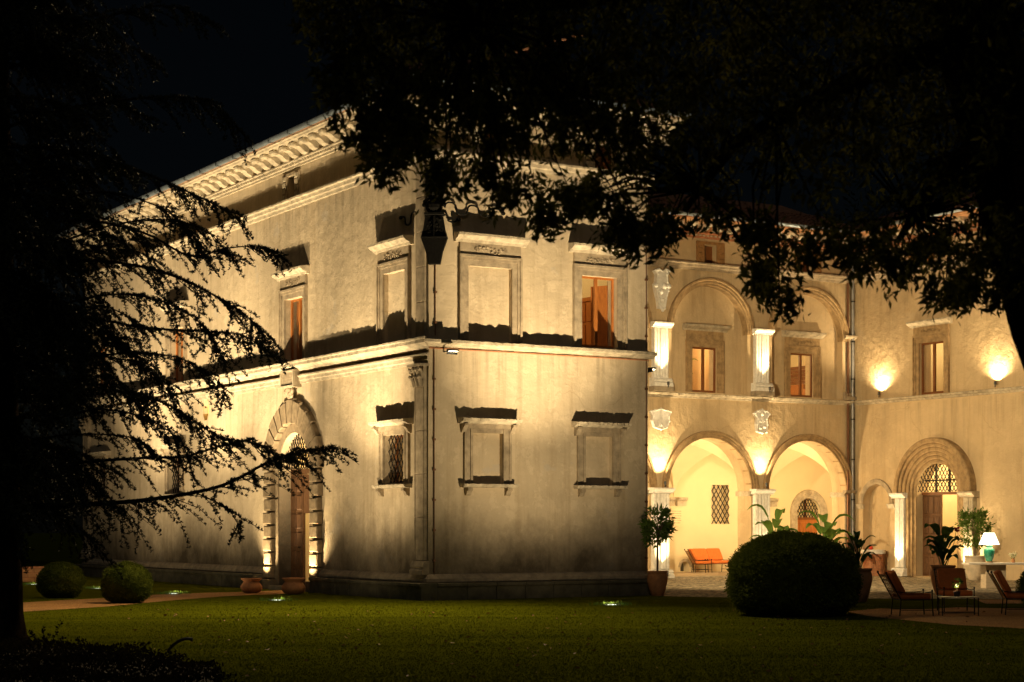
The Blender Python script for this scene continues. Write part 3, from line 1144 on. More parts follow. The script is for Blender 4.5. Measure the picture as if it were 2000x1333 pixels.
# plaque with leafy drop over the portal
pq = wpart(MB().box(pc - .48, pc + .48, -.22, .003, 5.76, 6.27), 'plaque', 'stone', FA)
fm = MB()
for a in ((pc - .46, pc + .46, 5.775, 5.825), (pc - .46, pc + .46, 6.205, 6.255), (pc - .46, pc - .40, 5.826, 6.204), (pc + .40, pc + .46, 5.826, 6.204)):
    fm.box(a[0], a[1], -.26, -.2205, a[2], a[3])
wpart(fm, 'plaque_frame', 'stone_pale', FA, pq)
ins = MB()
for j in range(4):
    x = pc - .33
    while x < pc + .3:
        w_ = random.uniform(.015, .04)
        ins.box(x, x + w_ * .6, -.226, -.2205, 6.11 - j * .08, 6.15 - j * .08)
        x += w_ + random.uniform(.015, .03)
tag(wpart(ins, 'inscription', 'stone', FA, pq), kind='stuff')
dp = MB()
r_ = random.Random(9)
for i in range(26):
    t = r_.random()
    x = pc + r_.uniform(-1, 1) * .36 * (1 - t)
    z = 5.74 - t * .36
    dp.ball((x, -.10 - .08 * (1 - t), z), .055, 6, (1, 1, 1.3))
wpart(dp, 'leaf_drop', 'stone', FA, pq)

# ---- crest on the corner
cr = empty('crest_hold', (0, 0, 0))
bpy.data.objects.remove(cr)
CR = Matrix.Translation((.20, 0, 0)) @ Matrix.Rotation(R(-35), 4, 'Z')    # faces out along the corner's diagonal
sh = MB()
sp = [(-.15, 8.27), (.15, 8.27), (.20, 8.55), (.33, 8.92), (.27, 9.12), (.21, 9.46), (-.21, 9.46), (-.27, 9.12), (-.33, 8.92), (-.20, 8.55)]
sh.solid(sp, -.46, -.28)
crest = wpart(sh, 'crest', 'dark_bronze', CR)
r_ = random.Random(4)
rel = MB()
rel.box(-.31, .31, -.50, -.461, 8.905, 8.935)
rel.box(-.014, .014, -.50, -.461, 8.936, 9.44)
for sx in (-.12, .12):
    for i in range(14):
        rel.ball((sx + r_.uniform(-.07, .07), -.46, r_.uniform(9.0, 9.4)), r_.uniform(.018, .036), 6, (1, .7, 1))
wpart(rel, 'shield_relief', 'dark_bronze', CR, crest)
hm = MB()
hm.ball((0, -.42, 9.68), .19, 12, (1.15, .9, 1))
hm.box(-.24, .24, -.56, -.2, 9.47, 9.52)
for i in range(9):
    a = math.pi * i / 8
    hm.ball((.25 * math.cos(a), -.42, 9.72 + .2 * math.sin(a)), .055, 6)
wpart(hm, 'helmet', 'dark_bronze', CR, crest)
eg = MB()
eg.lathe([(.12, 0), (.22, .18), (.24, .4), (.17, .62), (.10, .74), (.13, .85), (.05, .95)], (0, -.36, 9.86), 10)
for s in (-1, 1):
    for i in range(6):
        a = R(35 + i * 18)
        eg.tube([(s * .1, -.38, 10.3), (s * (.12 + .18 * math.cos(a)), -.40, 10.3 + .30 * math.sin(a)), (s * (.14 + .26 * math.cos(a)), -.38, 10.1 + .32 * math.sin(a))], [.06, .05, .02], 6)
wpart(eg, 'crest_figure', 'dark_bronze', CR, crest)


def ribbon(F, x0, x1, z, amp, waves, name):
    mb = MB()
    n = int(waves * 20)
    sx = 1 if x1 > x0 else -1
    pts = [(x0 + (x1 - x0) * i / n - sx * .045 * math.sin(4 * math.pi * waves * i / n), -.05, z + amp * math.sin(2 * math.pi * waves * i / n) * (1 - .3 * i / n)) for i in range(n + 1)]
    mb.tube(pts, [.024] * n + [.010], 6)
    mb.ball((x1 + (.06 if x1 > x0 else -.06), -.05, pts[-1][2]), .05, 6, (1.4, 1, 1))
    return wpart(mb, name, 'dark_bronze', F)


ribbon(FB, .42, 2.05, 9.74, .15, 2.5, 'ribbon')
ribbon(FB, .28, .75, 9.48, .10, 1.0, 'ribbon')
ribbon(FA, -.55, -1.35, 9.55, .16, 1.3, 'ribbon')


# cable runs with clips
def cable(F, s, z0, z1, name='cable', y=-.03):
    mb = MB().tube([(s, y, z0), (s, y, (z0 + z1) / 2), (s, y, z1)], .013, 6)
    for i in range(int((z1 - z0) / .75)):
        mb.box(s - .03, s + .035, y - .03, .002, z0 + .3 + i * .75, z0 + .35 + i * .75)
    wpart(mb, name, 'pipe_copper', F)


cable(FB, .13, .65, 6.2)
cable(FB, .16, 6.55, 9.2)
cable(FB, LB - .07, .65, 6.2)
cable(FB, LB - .07, 6.55, 10.85)


# ---- loggia: piers, arches, vaults, rear wall
def half_column(F, c, zb, zt, hw, y, mat='stone_white'):
    """fluted half pilaster with a central strip and side fillets"""
    mb = MB()
    mb.box(c - hw, c + hw, y + .09, .003, zb + .3, zt)
    for i in range(5):
        x = c - hw + .05 + i * (2 * hw - .1) / 4
        mb.cbox(x - .055, x + .055, y + (0 if i == 2 else .03), y + .0895, zb + .31, zt - .002, .022)
    p = wpart(mb, 'pilaster', mat, F)
    pr = [(.003, zb), (y - .12, zb), (y - .12, zb + .12), (y - .05, zb + .17), (y - .07, zb + .22), (y - .01, zb + .29), (.003, zb + .298)]
    wpart(MB().mould(pr, c - hw - .1, c + hw + .1), 'base', mat, F, p)
    pr = [(.003, zt), (y - .02, zt + .002), (y - .03, zt + .06), (y - .10, zt + .09), (y - .14, zt + .14), (y - .14, zt + .19), (.003, zt + .2)]
    wpart(MB().mould(pr, c - hw - .12, c + hw + .12, .07, .006), 'capital', mat, F, p)
    return p


for c in PIER:
    half_column(FC, c, .02, 2.98, .33, -.24)
    half_column(FC, c, ZS + .22, 8.75, .30, -.22)
    wpart(MB().box(c - .42, c + .42, -.34, .002, ZS + .05, ZS + .219), 'pedestal', 'stone', FC)
half_column(FC, UD - .22, .02, 2.98, .2, -.05, 'stone')
half_column(FC, UD - .22, ZS + .06, 8.75, .2, -.05, 'stone')
for c in ARC:
    prof = [(1.85, .30), (1.85, -.05), (1.93, -.05), (1.94, -.09), (2.02, -.09), (2.04, -.13), (2.11, -.13), (2.11, .002), (1.86, .003), (1.86, .30)]
    wpart(MB().ring(c, ZSP, prof, n=36), 'arch', 'stone_warm', FC)
    prof = [(1.66, .25), (1.66, -.05), (1.74, -.05), (1.75, -.09), (1.83, -.09), (1.85, -.13), (1.92, -.13), (1.92, .002), (1.681, .003), (1.681, .25)]
    wpart(MB().ring(c, 8.72, prof, n=36), 'arch', 'stone_warm', FC)
    for s in (-1, 1):      # impost blocks on the pier sides
        pr = [(.79, ZSP - .2), (-.02, ZSP - .2), (-.05, ZSP - .1), (-.1, ZSP - .03), (.79, ZSP - .01)]
        x0, x1 = (c - 1.86, c - 1.76) if s < 0 else (c + 1.76, c + 1.86)
        wpart(MB().mould(pr, x0, x1), 'impost', 'stone_pale', FC)
YB = 5.25   # rear wall of the loggia
doorL, winL = 26.95, 22.46
holesL = [arch_loop(doorL, .62, .06, 2.35), rect(winL - .42, winL + .42, 1.93, 3.45), arch_loop(20.75, .22, .08, .25)]
wpart(MB().plate(rect(LB, 31.5, -.1, 5.6), holesL, YB, YB + .4), 'loggia_wall', 'loggia_plaster', FC)
wpart(MB().box(LB + .01, 31.5, .002, YB + 1, -.2, .06), 'loggia_floor', 'stone', FC)
wpart(MB().mould([(.005, -.02), (-.18, -.02), (-.2, .0), (-.2, .05), (.005, .062)], LB + .02, UD - .02, .2, .01), 'step', 'stone_pale', FC)
wpart(MB().box(31.4, 31.5, .8, YB, 0, 5.6), 'loggia_wall', 'loggia_plaster', FC)
wpart(MB().box(LB, LB + .1, .8, YB, 0, 5.6), 'loggia_wall', 'loggia_plaster', FC)
wpart(MB().plate(rect(UD, 31.5, 0, 5.6), [], .785, .9), 'loggia_wall', 'loggia_plaster', FC)
BAYS = ARC + [26.95]
for c in BAYS:
    mb = MB()
    n = 40
    hx, y0, y1 = 2.245, .78, YB
    vs, fs = [], []
    for i in range(n + 1):
        for j in range(n + 1):
            u, v_ = -1 + 2 * i / n, -1 + 2 * j / n
            # pointed cross vault
            h1 = (1 - abs(u) ** 1.9) ** .56 if abs(u) < 1 else 0
            h2 = (1 - abs(v_) ** 1.9) ** .56 if abs(v_) < 1 else 0
            vs.append((c + u * hx, (y0 + y1) / 2 + v_ * (y1 - y0) / 2, 2.95 + 2.05 * max(h1, h2)))
    for i in range(n):
        for j in range(n):
            a = i * (n + 1) + j
            q = (a, a + 1, a + n + 2, a + n + 1)
            fs += [(q[0], q[1], q[2]), (q[0], q[2], q[3])] if (i < n // 2) == (j < n // 2) else [(q[0], q[1], q[3]), (q[1], q[2], q[3])]
    mb.add(vs, fs)
    wpart(mb, 'vault', 'loggia_plaster', FC)
for x in (15.725, 20.215, 24.705):
    for s in (-.28, .28):
        pr = [(YB - .003, 2.62), (YB - .16, 2.62), (YB - .18, 2.80), (YB - .26, 2.86), (YB - .28, 2.94), (YB - .003, 2.95)]
        wpart(MB().mould(pr, x + s - .2, x + s + .2), 'corbel', 'stone_pale', FC)
# grilled window, inscription slab, cat-hole niche and doorway in the rear wall
lw = wpart(MB().box(winL - .47, winL + .47, YB + .3, YB + .38, 1.88, 3.5), 'loggia_window', 'room_plaster', FC)
lattice(FC, lw, rect(winL - .42, winL + .42, 1.93, 3.45), YB - .02, .21, .32, .02)
sl = [(19.78, 1.86), (20.0, 1.82), (20.2, 1.86), (20.42, 1.82), (20.64, 1.86), (20.66, 2.2), (20.62, 2.52), (20.2, 2.50), (19.8, 2.52), (19.77, 2.2)]
sb = wpart(MB().solid(sl, YB - .05, YB - .003), 'inscription_slab', 'loggia_plaster', FC)
ins = MB()
for j in range(6):
    x = 19.88
    while x < 20.5:
        w_ = random.uniform(.02, .05)
        ins.box(x, x + w_, YB - .053, YB - .0505, 2.40 - j * .09, 2.43 - j * .09)
        x += w_ + .025
tag(wpart(ins, 'inscription', 'stone', FC, sb), kind='stuff')
wpart(MB().ring(20.75, .25, [(.22, YB - .04), (.32, YB - .04), (.32, YB - .003), (.22, YB - .003)], n=16), 'niche_ring', 'stone_pale', FC)
wpart(MB().box(20.4, 21.1, YB + .38, YB + .43, .05, .6), 'niche_back', 'stone_dark', FC)
dl = wpart(MB().ring(doorL, 2.35, [(.62, YB - .05), (.72, YB - .08), (.95, YB - .08), (.97, YB - .04), (.97, YB - .003), (.62, YB - .003)], n=24)
           .box(doorL - .95, doorL - .62, YB - .07, YB - .003, .06, 2.349).box(doorL + .62, doorL + .95, YB - .07, YB - .003, .06, 2.349), 'loggia_door', 'stone_pale', FC)
carve = MB()
carving(carve, doorL - .3, doorL + .3, YB - .09, 3.08, 3.26, 5)
wpart(carve, 'door_carving', 'stone_pale', FC, dl)
lf = MB().box(doorL - .62, doorL + .62, YB + .2, YB + .26, .06, 2.1)
for i in range(4):
    for j in range(3):
        lf.cbox(doorL - .58 + i * .3, doorL - .34 + i * .3, YB + .17, YB + .2005, .2 + j * .62, .75 + j * .62, .02)
wpart(lf, 'door_leaf', 'wood_orange', FC, dl)
fan = [(doorL + .61 * math.cos(math.pi * i / 14), 2.2 + .76 * math.sin(math.pi * i / 14)) for i in range(15)]
lattice(FC, dl, fan, YB + .1, .15, .25, .016)
wpart(MB().box(doorL - .62, doorL + .62, YB + .16, YB + .26, 2.101, 2.2).box(doorL - .04, doorL + .04, YB + .16, YB + .24, 2.2, 2.95), 'transom', 'wood', FC, dl)
wpart(MB().box(doorL - .7, doorL + .7, YB + .33, YB + .38, 2.15, 3.05), 'fanlight_backing', 'room_plaster', FC, dl)

# upper windows of the loggia wing in their blind arches
for k, c in enumerate(ARC):
    if k == 0:
        continue
    w = upper_window(FC, c, .56, 8.22, back=.342)
    casement(FC, w, c - .55, c + .55, ZS + .13, 8.22, .40, 'wood')
    if k == 3:
        rm = room(FC, c - 1.4, c + 1.9, .79, 3.6, ZS + .1, 8.6, 'room_plaster', 120, (c - .6, 2.2, 8.3))
        cab = MB().box(c + 1.4, c + 1.84, 1.9, 3.3, ZS + .1, 7.25).box(c + 1.3, c + 1.84, .9, 1.85, ZS + .1, 7.05)
        wpart(cab, 'cabinet', 'wood_orange', FC, rm)
        bm_ = MB()
        for i in range(5):
            bm_.box(c + 1.86 - i * .001, c + 1.899, .85, 3.55, 7.32 + i * .14, 7.445 + i * .14)
        wpart(bm_, 'wall_panelling', 'wood', FC, rm)
    else:
        room(FC, c - 1.5, c + 1.5, .79, 3.4, ZS + .1, 9.2, 'room_ochre', 125, (c + .2, 2.0, 8.6))

# right wing: window, niche, portal
w = upper_window(FD, -8.1, .62, 8.38)
casement(FD, w, -8.72, -7.48, ZS + .06, 8.38, .10, 'wood')
rm = room(FD, -10, -6.2, .56, 4, ZS + .05, 9.2, 'room_plaster', 150, (-8.3, 2.2, 8.7))
bk = MB()
for i in range(5):
    bk.box(-6.9, -6.21, 1.2, 3.6, ZS + .1 + i * .36, ZS + .14 + i * .36)
bk.box(-6.9, -6.21, 1.15, 1.199, ZS + .06, 8.1)
wpart(bk, 'shelf', 'wood', FD, rm)
w = upper_window(FD, -2.6, .6, 8.38)
casement(FD, w, -3.2, -2.0, ZS + .06, 8.38, .25, 'wood')
room(FD, -4, -1.2, .56, 3.5, ZS + .05, 9.2, 'room_plaster', 30)
nc = -10.97
nch = wpart(MB().ring(nc, 2.66, [(.72, -.02), (.80, -.06), (.90, -.06), (.92, -.03), (.92, .003), (.72, .003)], n=22), 'niche', 'stone', FD)
wpart(MB().box(nc - .75, nc + .75, .32, .4, .03, 3.42), 'niche_back', 'stucco_court', FD, nch)
for s in (-1, 1):
    pr = [(.003, 2.48), (-.03, 2.48), (-.09, 2.58), (-.12, 2.65), (.003, 2.659)]
    wpart(MB().mould(pr, nc + s * .82 - .18, nc + s * .82 + .18), 'niche_impost', 'stone_pale', FD, nch)
pd = -7.85
prt = MB()
for r0, r1, y in ((1.02, 1.16, -.02), (1.16, 1.30, -.07), (1.30, 1.44, -.12), (1.44, 1.60, -.17), (1.60, 1.74, -.22), (1.74, 1.92, -.28)):
    prt.ring(pd, 3.05, [(r0, y), (r0 + .03, y - .025), (r1 - .04, y - .025), (r1, y), (r1, .003), (r0, .003)], n=34)
    if r1 < 1.5:
        for s in (-1, 1):
            a, b2 = sorted((pd + s * r0, pd + s * r1))
            prt.box(a, b2, y - .012, .003, .03, 3.049)
prt = wpart(prt, 'portal', 'stone_warm', FD)
for s in (-1, 1):
    c = pd + s * 1.70
    half_column(FD, c, .03, 2.84, .23, -.24, 'stone_white' if s < 0 else 'stone_pale')
ds = wpart(MB().box(pd - 1.02, pd + 1.02, .25, .35, 2.95, 3.05), 'door', 'wood', FD)
door_leaf(FD, ds, pd - 1.0, .92, .05, 2.95, .28, 0, 'wood_old', 3, 4)
wpart(MB().box(pd + .88, pd + 1.01, .22, .34, .05, 2.95), 'door_post', 'iron', FD, ds)
fan = [(pd + 1.0 * math.cos(math.pi * i / 16), 3.06 + .98 * math.sin(math.pi * i / 16)) for i in range(17)]
lattice(FD, ds, fan, .05, .17, .27, .016)
wpart(MB().box(pd - .36, pd - .30, .26, .32, 3.05, 3.98).box(pd + .30, pd + .36, .26, .32, 3.05, 3.98).box(pd - .9, pd + .9, .265, .315, 3.44, 3.49), 'fanlight_bars', 'iron', FD, ds)
room(FD, pd - 1.7, pd + 1.7, .55, 5, .02, 4.9, 'room_plaster', 420, (pd + .3, 2.2, 4.3), 'stone')

# downpipes in the courtyard angle
dpz = [(UD - .36, -.62, 12.45), (UD - .30, -.5, 12.2), (UD - .16, -.12, 11.3), (UD - .14, -.10, 10.9), (UD - .14, -.10, 6), (UD - .14, -.10, .05)]
o = wpart(MB().tube(dpz, .06, 10), 'downpipe', 'pipe_grey', FC)
cl = MB()
for z in (10.2, 8.7, 7.3, 5.8, 4.3, 2.8, 1.3):
    cl.lathe([(.062, 0), (.075, 0), (.075, .05), (.062, .05)], (UD - .14, -.10, z), 10)
wpart(cl, 'pipe_clip', 'iron', FC, o)
wpart(MB().tube([(UD - .36, -.08, 10.9), (UD - .36, -.08, 6), (UD - .36, -.08, .05)], .045, 8), 'downpipe', 'pipe_copper', FC)


# shields on the loggia wing
def shield(F, c, poly, bits, y=-.16, urn=None):
    o = wpart(MB().solid([(c + x, z) for x, z in poly], y, -.003), 'coat_of_arms', 'stone_white', F)
    mb = MB()
    r_ = random.Random(int(c * 100))
    for x, z, r in bits:
        mb.ball((c + x, y - .01, z), r, 8, (1, .7, 1))
    n = len(poly)
    for i in range(n):
        a, b2 = poly[i], poly[(i + 1) % n]
        mb.tube([(c + a[0], y, a[1]), (c + b2[0], y, b2[1])], .03, 6)
        mb.ball((c + a[0], y, a[1]), .045, 6)
    wpart(mb, 'shield_relief', 'stone_white', F, o)
    return o


shield(FC, 15.72, [(-.25, 5.28), (0, 5.2), (.25, 5.28), (.36, 5.5), (.33, 5.66), (.42, 5.82), (.25, 5.86), (0, 5.92), (-.25, 5.86), (-.42, 5.82), (-.33, 5.66), (-.36, 5.5)],
       [(0, 5.36, .07), (-.1, 5.3, .03), (.1, 5.3, .03)])
shield(FC, 20.21, [(-.2, 5.24), (0, 5.19), (.2, 5.24), (.24, 5.5), (.21, 5.72), (.33, 5.9), (.22, 5.98), (0, 6.04), (-.22, 5.98), (-.33, 5.9), (-.21, 5.72), (-.24, 5.5)],
       [(-.1, 5.62, .06), (.1, 5.62, .06), (-.1, 5.38, .06), (.1, 5.42, .07), (0, 5.88, .08), (-.12, 5.98, .05), (.12, 5.98, .05)])
shield(FC, 15.74, [(-.1, 9.42), (.1, 9.42), (.16, 9.75), (.25, 10.05), (.3, 10.25), (.22, 10.35), (.2, 10.6), (.3, 10.72), (.15, 10.78), (0, 10.7), (-.15, 10.78), (-.3, 10.72), (-.2, 10.6), (-.22, 10.35), (-.3, 10.25), (-.25, 10.05), (-.16, 9.75)],
       [(0, 9.36, .07), (-.27, 10.2, .09), (.27, 10.2, .09), (.06, 10.2, .12), (-.06, 10.0, .1), (0, 9.7, .08), (-.2, 10.74, .07), (.2, 10.74, .07)], -.22)

# ------------------------------------------------------------------ lamps
WARM = (1, .74, .39)


def ground_uplight(p, aim, power, angle, label, extra=None):
    o = empty('ground_uplight', (p[0], p[1], 0))
    tag(o, label, 'uplight', 'uplights sunk in the lawn')
    MB().lathe([(.17, -.03), (.21, -.03), (.21, .02), (.19, .025), (.17, .012)], n=18).build('housing', 'lamp_body', o)
    MB().lathe([(.001, .0), (.17, .0), (.168, .016), (.001, .018)], n=18).build('lens', 'lens_cool', o)
    V, F = [], []
    a = rng.uniform(0, 6.28, 160)
    r = rng.uniform(.16, .40, 160) * np.array([1.3])
    c = np.stack([r * np.cos(a), r * np.sin(a), np.zeros(160)], 1)
    d = rng.normal(size=(160, 3)) * .35 + np.array([0, 0, 1.])
    V, F = leaves(c, d, rng.uniform(.05, .11, 160), .014)
    tag(np_mesh('grass_tuft', V, F, 'leaf_laurel', o), kind='stuff')
    spot(o, (p[0], p[1], .05), aim, power, angle, LAWNC, .035)
    spot(o, (p[0], p[1], .05), aim, power * .17, 108, LAWNC, .035)
    spot(o, (p[0], p[1], .05), aim, power * .036, 150, LAWNC, .035)
    point(o, (p[0], p[1], .14), 1.6, (.95, 1, .72), .03)
    return o


LAWNC = (1, .765, .44)
PW = 9600
ground_uplight((2.05, -5.02), (3.4, 0, 9.8), PW * .95, 54, 'bright uplight in the lawn facing the narrow front wall')
ground_uplight((-3.48, 1.38), (0, 3.9, 9.6), PW * .85, 54, 'uplight in the lawn between the portal and the villa corner')
ground_uplight((-4.07, 6.89), (0, 10.2, 9.3), PW * .85, 58, 'uplight beside the gravel path opposite the portal')
ground_uplight((-4.5, 11.89), (0, 14.5, 9.3), PW * .85, 58, 'uplight in the grass behind the clipped ball that overlaps the path')
ground_uplight((-5.0, 16.57), (0, 20.5, 9.3), PW * .85, 58, 'uplight in the grass beside the clipped ball by the garden wall')


def small_spot(F, s, y, z, aim, power, angle, label, group, name='wall_uplight', size=1.0, soft=.02):
    """little cylinder projector on a bracket; aim in wall coordinates"""
    base = F @ Vector((s, y, z))
    o = empty(name, base)
    tag(o, label, 'uplight', group)
    d = (F @ Vector(aim) - base).normalized()
    q = d.to_track_quat('Z', 'Y').to_matrix().to_4x4()
    M = q
    a = .045 * size
    MB().lathe([(a * .5, -.06 * size), (a, -.05 * size), (a, .06 * size), (a * .85, .062 * size), (a * .8, .045 * size)], n=14).build('housing', 'lamp_body', o, M)
    MB().lathe([(.001, .044 * size), (a * .8, .044 * size), (a * .79, .05 * size), (.001, .05 * size)], n=14).build('lens', 'lens_warm', o, M)
    MB().box(-.015, .015, -.015, .015, -.14 * size, -.04 * size).build('bracket', 'lamp_body', o)
    spot(o, base + d * .075 * size, base + d * 3, power, angle, WARM, soft)
    return o


for s_, lab in ((pc - 1.6, 'uplight at the foot of the rusticated portal jamb nearest the pots'), (pc + 1.55, 'uplight at the foot of the portal jamb by the bench plinth')):
    small_spot(FA, s_, -.52, .16, (s_, -.17, 3.6), 800, 104, lab, 'uplights at the portal', 'floor_uplight')
for c, lab in ((15.725, 'beside the potted standard tree'), (20.215, 'behind the great clipped ball')):
    small_spot(FC, c, -.52, .22, (c, -.25, 2.8), 420, 80, 'floor uplight grazing the loggia pier ' + lab, 'uplights at the loggia piers', 'floor_uplight')
for c, lab in ((15.725, 'under the empty shield'), (20.215, 'under the carved shield')):
    small_spot(FC, c, -.40, 3.33, (c, -.10, 5.6), 800, 96, 'small uplight on the lower pier capital ' + lab, 'uplights on the pier capitals')
    small_spot(FC, c, -.58, ZS + .30, (c, -.28, 9.2), 800, 64, 'small uplight on the pedestal above the pier capital ' + lab, 'uplights on the pedestals')
for v_, lab in ((10.67, 'between downpipe and upper window'), (4.93, 'right of the upper window in the side wing')):
    small_spot(FD, -v_, -.15, ZS + .22, (-v_, -.05, 8.2), 700, 150, 'bright uplight on the ledge ' + lab, 'uplights on the side wing ledge')
small_spot(FD, pd - 1.70, -.50, .2, (pd - 1.7, -.26, 2.8), 520, 72, 'floor uplight at the pilaster beside the brick pedestal', 'uplights at the side portal', 'floor_uplight')
small_spot(FD, pd + 1.70, -.50, .2, (pd + 1.9, -.1, 2.8), 700, 110, 'floor uplight at the pilaster behind the potted laurel', 'uplights at the side portal', 'floor_uplight')


# floodlights on the front block
def floodlight(loc, aim, power, angle, label, ang):
    o = empty('floodlight', loc, ang)
    tag(o, label, 'floodlight', 'floodlights on the string course')
    MB().cbox(-.13, .13, -.06, .06, -.025, .025, .01).build('housing', 'lamp_body', o)
    MB().box(-.11, .11, -.045, .045, -.03, -.0255).build('lens', 'lens_warm', o)
    MB().box(-.15, .15, .062, .07, -.10, .03).build('added_visor', 'black_plastic', o)  # added plate that keeps the beam off the wall behind
    MB().box(-.02, .02, .055, .48, -.012, .012).build('bracket', 'lamp_body', o)
    if power:
        spot(o, Vector(loc) + Vector((0, 0, -.05)), aim, power, angle, WARM, .08)


floodlight((.42, -.48, 6.16), (-12, -16, 0), 1200, 100, 'flat floodlight under the string course at the villa corner', 0)
floodlight((-.75, -1.12, 12.45), (-16, -12, 0), 14500, 136, 'added unseen floodlight under the gutter at the villa corner, filling the lawn', R(-40))  # added lamp behind the foliage, evens the light over lawn and crown
floodlight((LB + .30, .25, 6.05), (22.0, 6.5, 4.5), 15500, 116, 'flat floodlight jutting from the front block towards the courtyard', R(90))

# tall uplighters standing inside the loggia behind the piers
for x, pw, lab in ((12.1, 420, 'behind the pier nearest the front block'), (16.58, 520, 'behind the pier beside the potted standard tree'), (21.06, 560, 'behind the pier with the carved shield'), (25.5, 560, 'behind the corner pilaster by the downpipe')):
    p = FC @ Vector((x, 1.12, .06))
    o = empty('floor_lamp', p)
    tag(o, 'slim brass uplighter standing in the loggia ' + lab, 'floor lamp', 'uplighters inside the loggia')
    MB().lathe([(.001, 0), (.14, 0), (.14, .02), (.02, .03), (.012, .05), (.012, 2.4), (.001, 2.4)], n=12).build('stand', 'lamp_body', o)
    MB().lathe([(.02, 2.38), (.07, 2.42), (.10, 2.50), (.09, 2.50), (.05, 2.43)], n=14).build('bowl', 'lamp_body', o)
    point(o, p + Vector((0, 0, 2.56)), pw, (1, .71, .35), .08)

# ------------------------------------------------------------------ planting and furniture


def clipped_ball(p, r, sq, n, label, mat='leaf_box', name='boxwood_ball', lump=.07, leaf=.04, flat=2.4):
    o = empty(name, (p[0], p[1], 0))
    tag(o, label, 'shrub', 'clipped boxwood balls')
    zc = r * sq * .93
    core = MB().ball((0, 0, 0), 1, 28)

    def dome(q):
        q = np.array(q, float)
        dz = np.clip(q[:, 2] / np.maximum(np.linalg.norm(q, axis=1), 1e-9), -1, 1)
        f = np.where(dz < 0, (1 - np.abs(dz) ** flat) ** (1 / flat) / np.sqrt(np.maximum(1 - dz ** 2, 1e-6)), 1)
        q[:, :2] *= f[:, None]
        return q
    cv = dome(core.v) * r * .93
    cv[:, 2] = cv[:, 2] * sq + zc
    core.v = [tuple(q) for q in cv]
    c_ = core.build('core_foliage', mat, o, None, True)
    d = rng.normal(size=(n, 3))
    d /= np.linalg.norm(d, axis=1, keepdims=True)
    ph = rng.uniform(0, 6.28, 9)
    k = rng.normal(size=(9, 3)) * 6
    lum = sum(np.sin(d @ k[i] + ph[i]) for i in range(9)) / 9
    rr = r * (1 + lump * lum * 1.5) * np.where(rng.random(n) < .04, rng.uniform(1.0, 1.055, n), rng.uniform(.89, 1.015, n))
    c = dome(d * rr[:, None])
    c[:, 2] = c[:, 2] * sq + zc
    ok = c[:, 2] > .0
    c, d2 = c[ok], d[ok]
    dirs = d2 + rng.normal(size=c.shape) * .75
    V, F = leaves(c, dirs, rng.uniform(.7, 1.4, len(c)) * leaf, leaf * .6)
    tag(np_mesh('foliage', V, F, mat, o), kind='stuff')
    MB().tube([(0, 0, -.05), (.02, 0, r * .4)], .05, 6).build('stem', 'bark', o)
    return o


def radius_px(px, d):
    return px / 3567 * d


g = gp(119, 1168)
clipped_ball(g, radius_px(45, 46.2), .80, 9000, 'clipped boxwood ball on the grass by the low garden wall')
g = gp(248, 1178)
clipped_ball(g, radius_px(48.5, 43.3), .84, 9000, 'clipped boxwood ball overlapping the gravel path', lump=.05)
d_ = 1.8 * 3567 / (1205 - 1030)
g = cw((1550 - 1000) / 3567 * 37.4, 37.4)
clipped_ball(g, radius_px(126, 37.4), .66, 42000, 'great domed boxwood ball in front of the loggia', lump=.06, leaf=.05, flat=3.2)
g = cw((2052 - 1000) / 3567 * 39.5, 39.5)
clipped_ball(g, radius_px(62, 39.5), .8, 8000, 'clipped boxwood ball beside the chair at the lawn edge')


def wide_pot(p, s, label):
    o = MB().lathe([(.17, 0), (.28, .04), (.345, .14), (.345, .22), (.28, .31), (.245, .36), (.30, .42), (.33, .44), (.32, .47), (.28, .46), (.22, .37), (.2, .3)], n=28).build('terracotta_pot', 'terracotta', None, None, True)
    o.location = (p[0], p[1], .004)
    o.scale = (s, s, s)
    tag(o, label, 'pot', 'squat pots flanking the portal')


wide_pot(gp(491, 1159), .86, 'squat wide terracotta pot against the bench plinth, left side of portal')
wide_pot(gp(573, 1161), .93, 'squat wide terracotta pot in front of the half-open door')

TALL = [(.20, 0), (.22, .02), (.30, .25), (.36, .52), (.37, .62), (.35, .74), (.33, .80), (.36, .82), (.37, .88), (.34, .88), (.31, .80), (.30, .78)]


def foliage_cloud(parent, c, rad, n, leaf, mat, name='foliage', down=.2):
    d = rng.normal(size=(n, 3))
    d /= np.linalg.norm(d, axis=1, keepdims=True)
    # clumps: pull points towards random tips
    tips = rng.normal(size=(max(10, n // 26), 3))
    tips /= np.linalg.norm(tips, axis=1, keepdims=True)
    tips *= rng.uniform(.35, 1, (len(tips), 1)) ** .6
    t = tips[rng.integers(0, len(tips), n)]
    pts = t * np.array(rad) + rng.normal(size=(n, 3)) * np.mean(rad) * .13
    dirs = t + rng.normal(size=(n, 3)) * .7 + np.array([0, 0, -down + .3])
    V, F = leaves(pts + np.array(c), dirs, rng.uniform(.7, 1.3, n) * leaf, leaf * .36)
    return tag(np_mesh(name, V, F, mat, parent), kind='stuff')


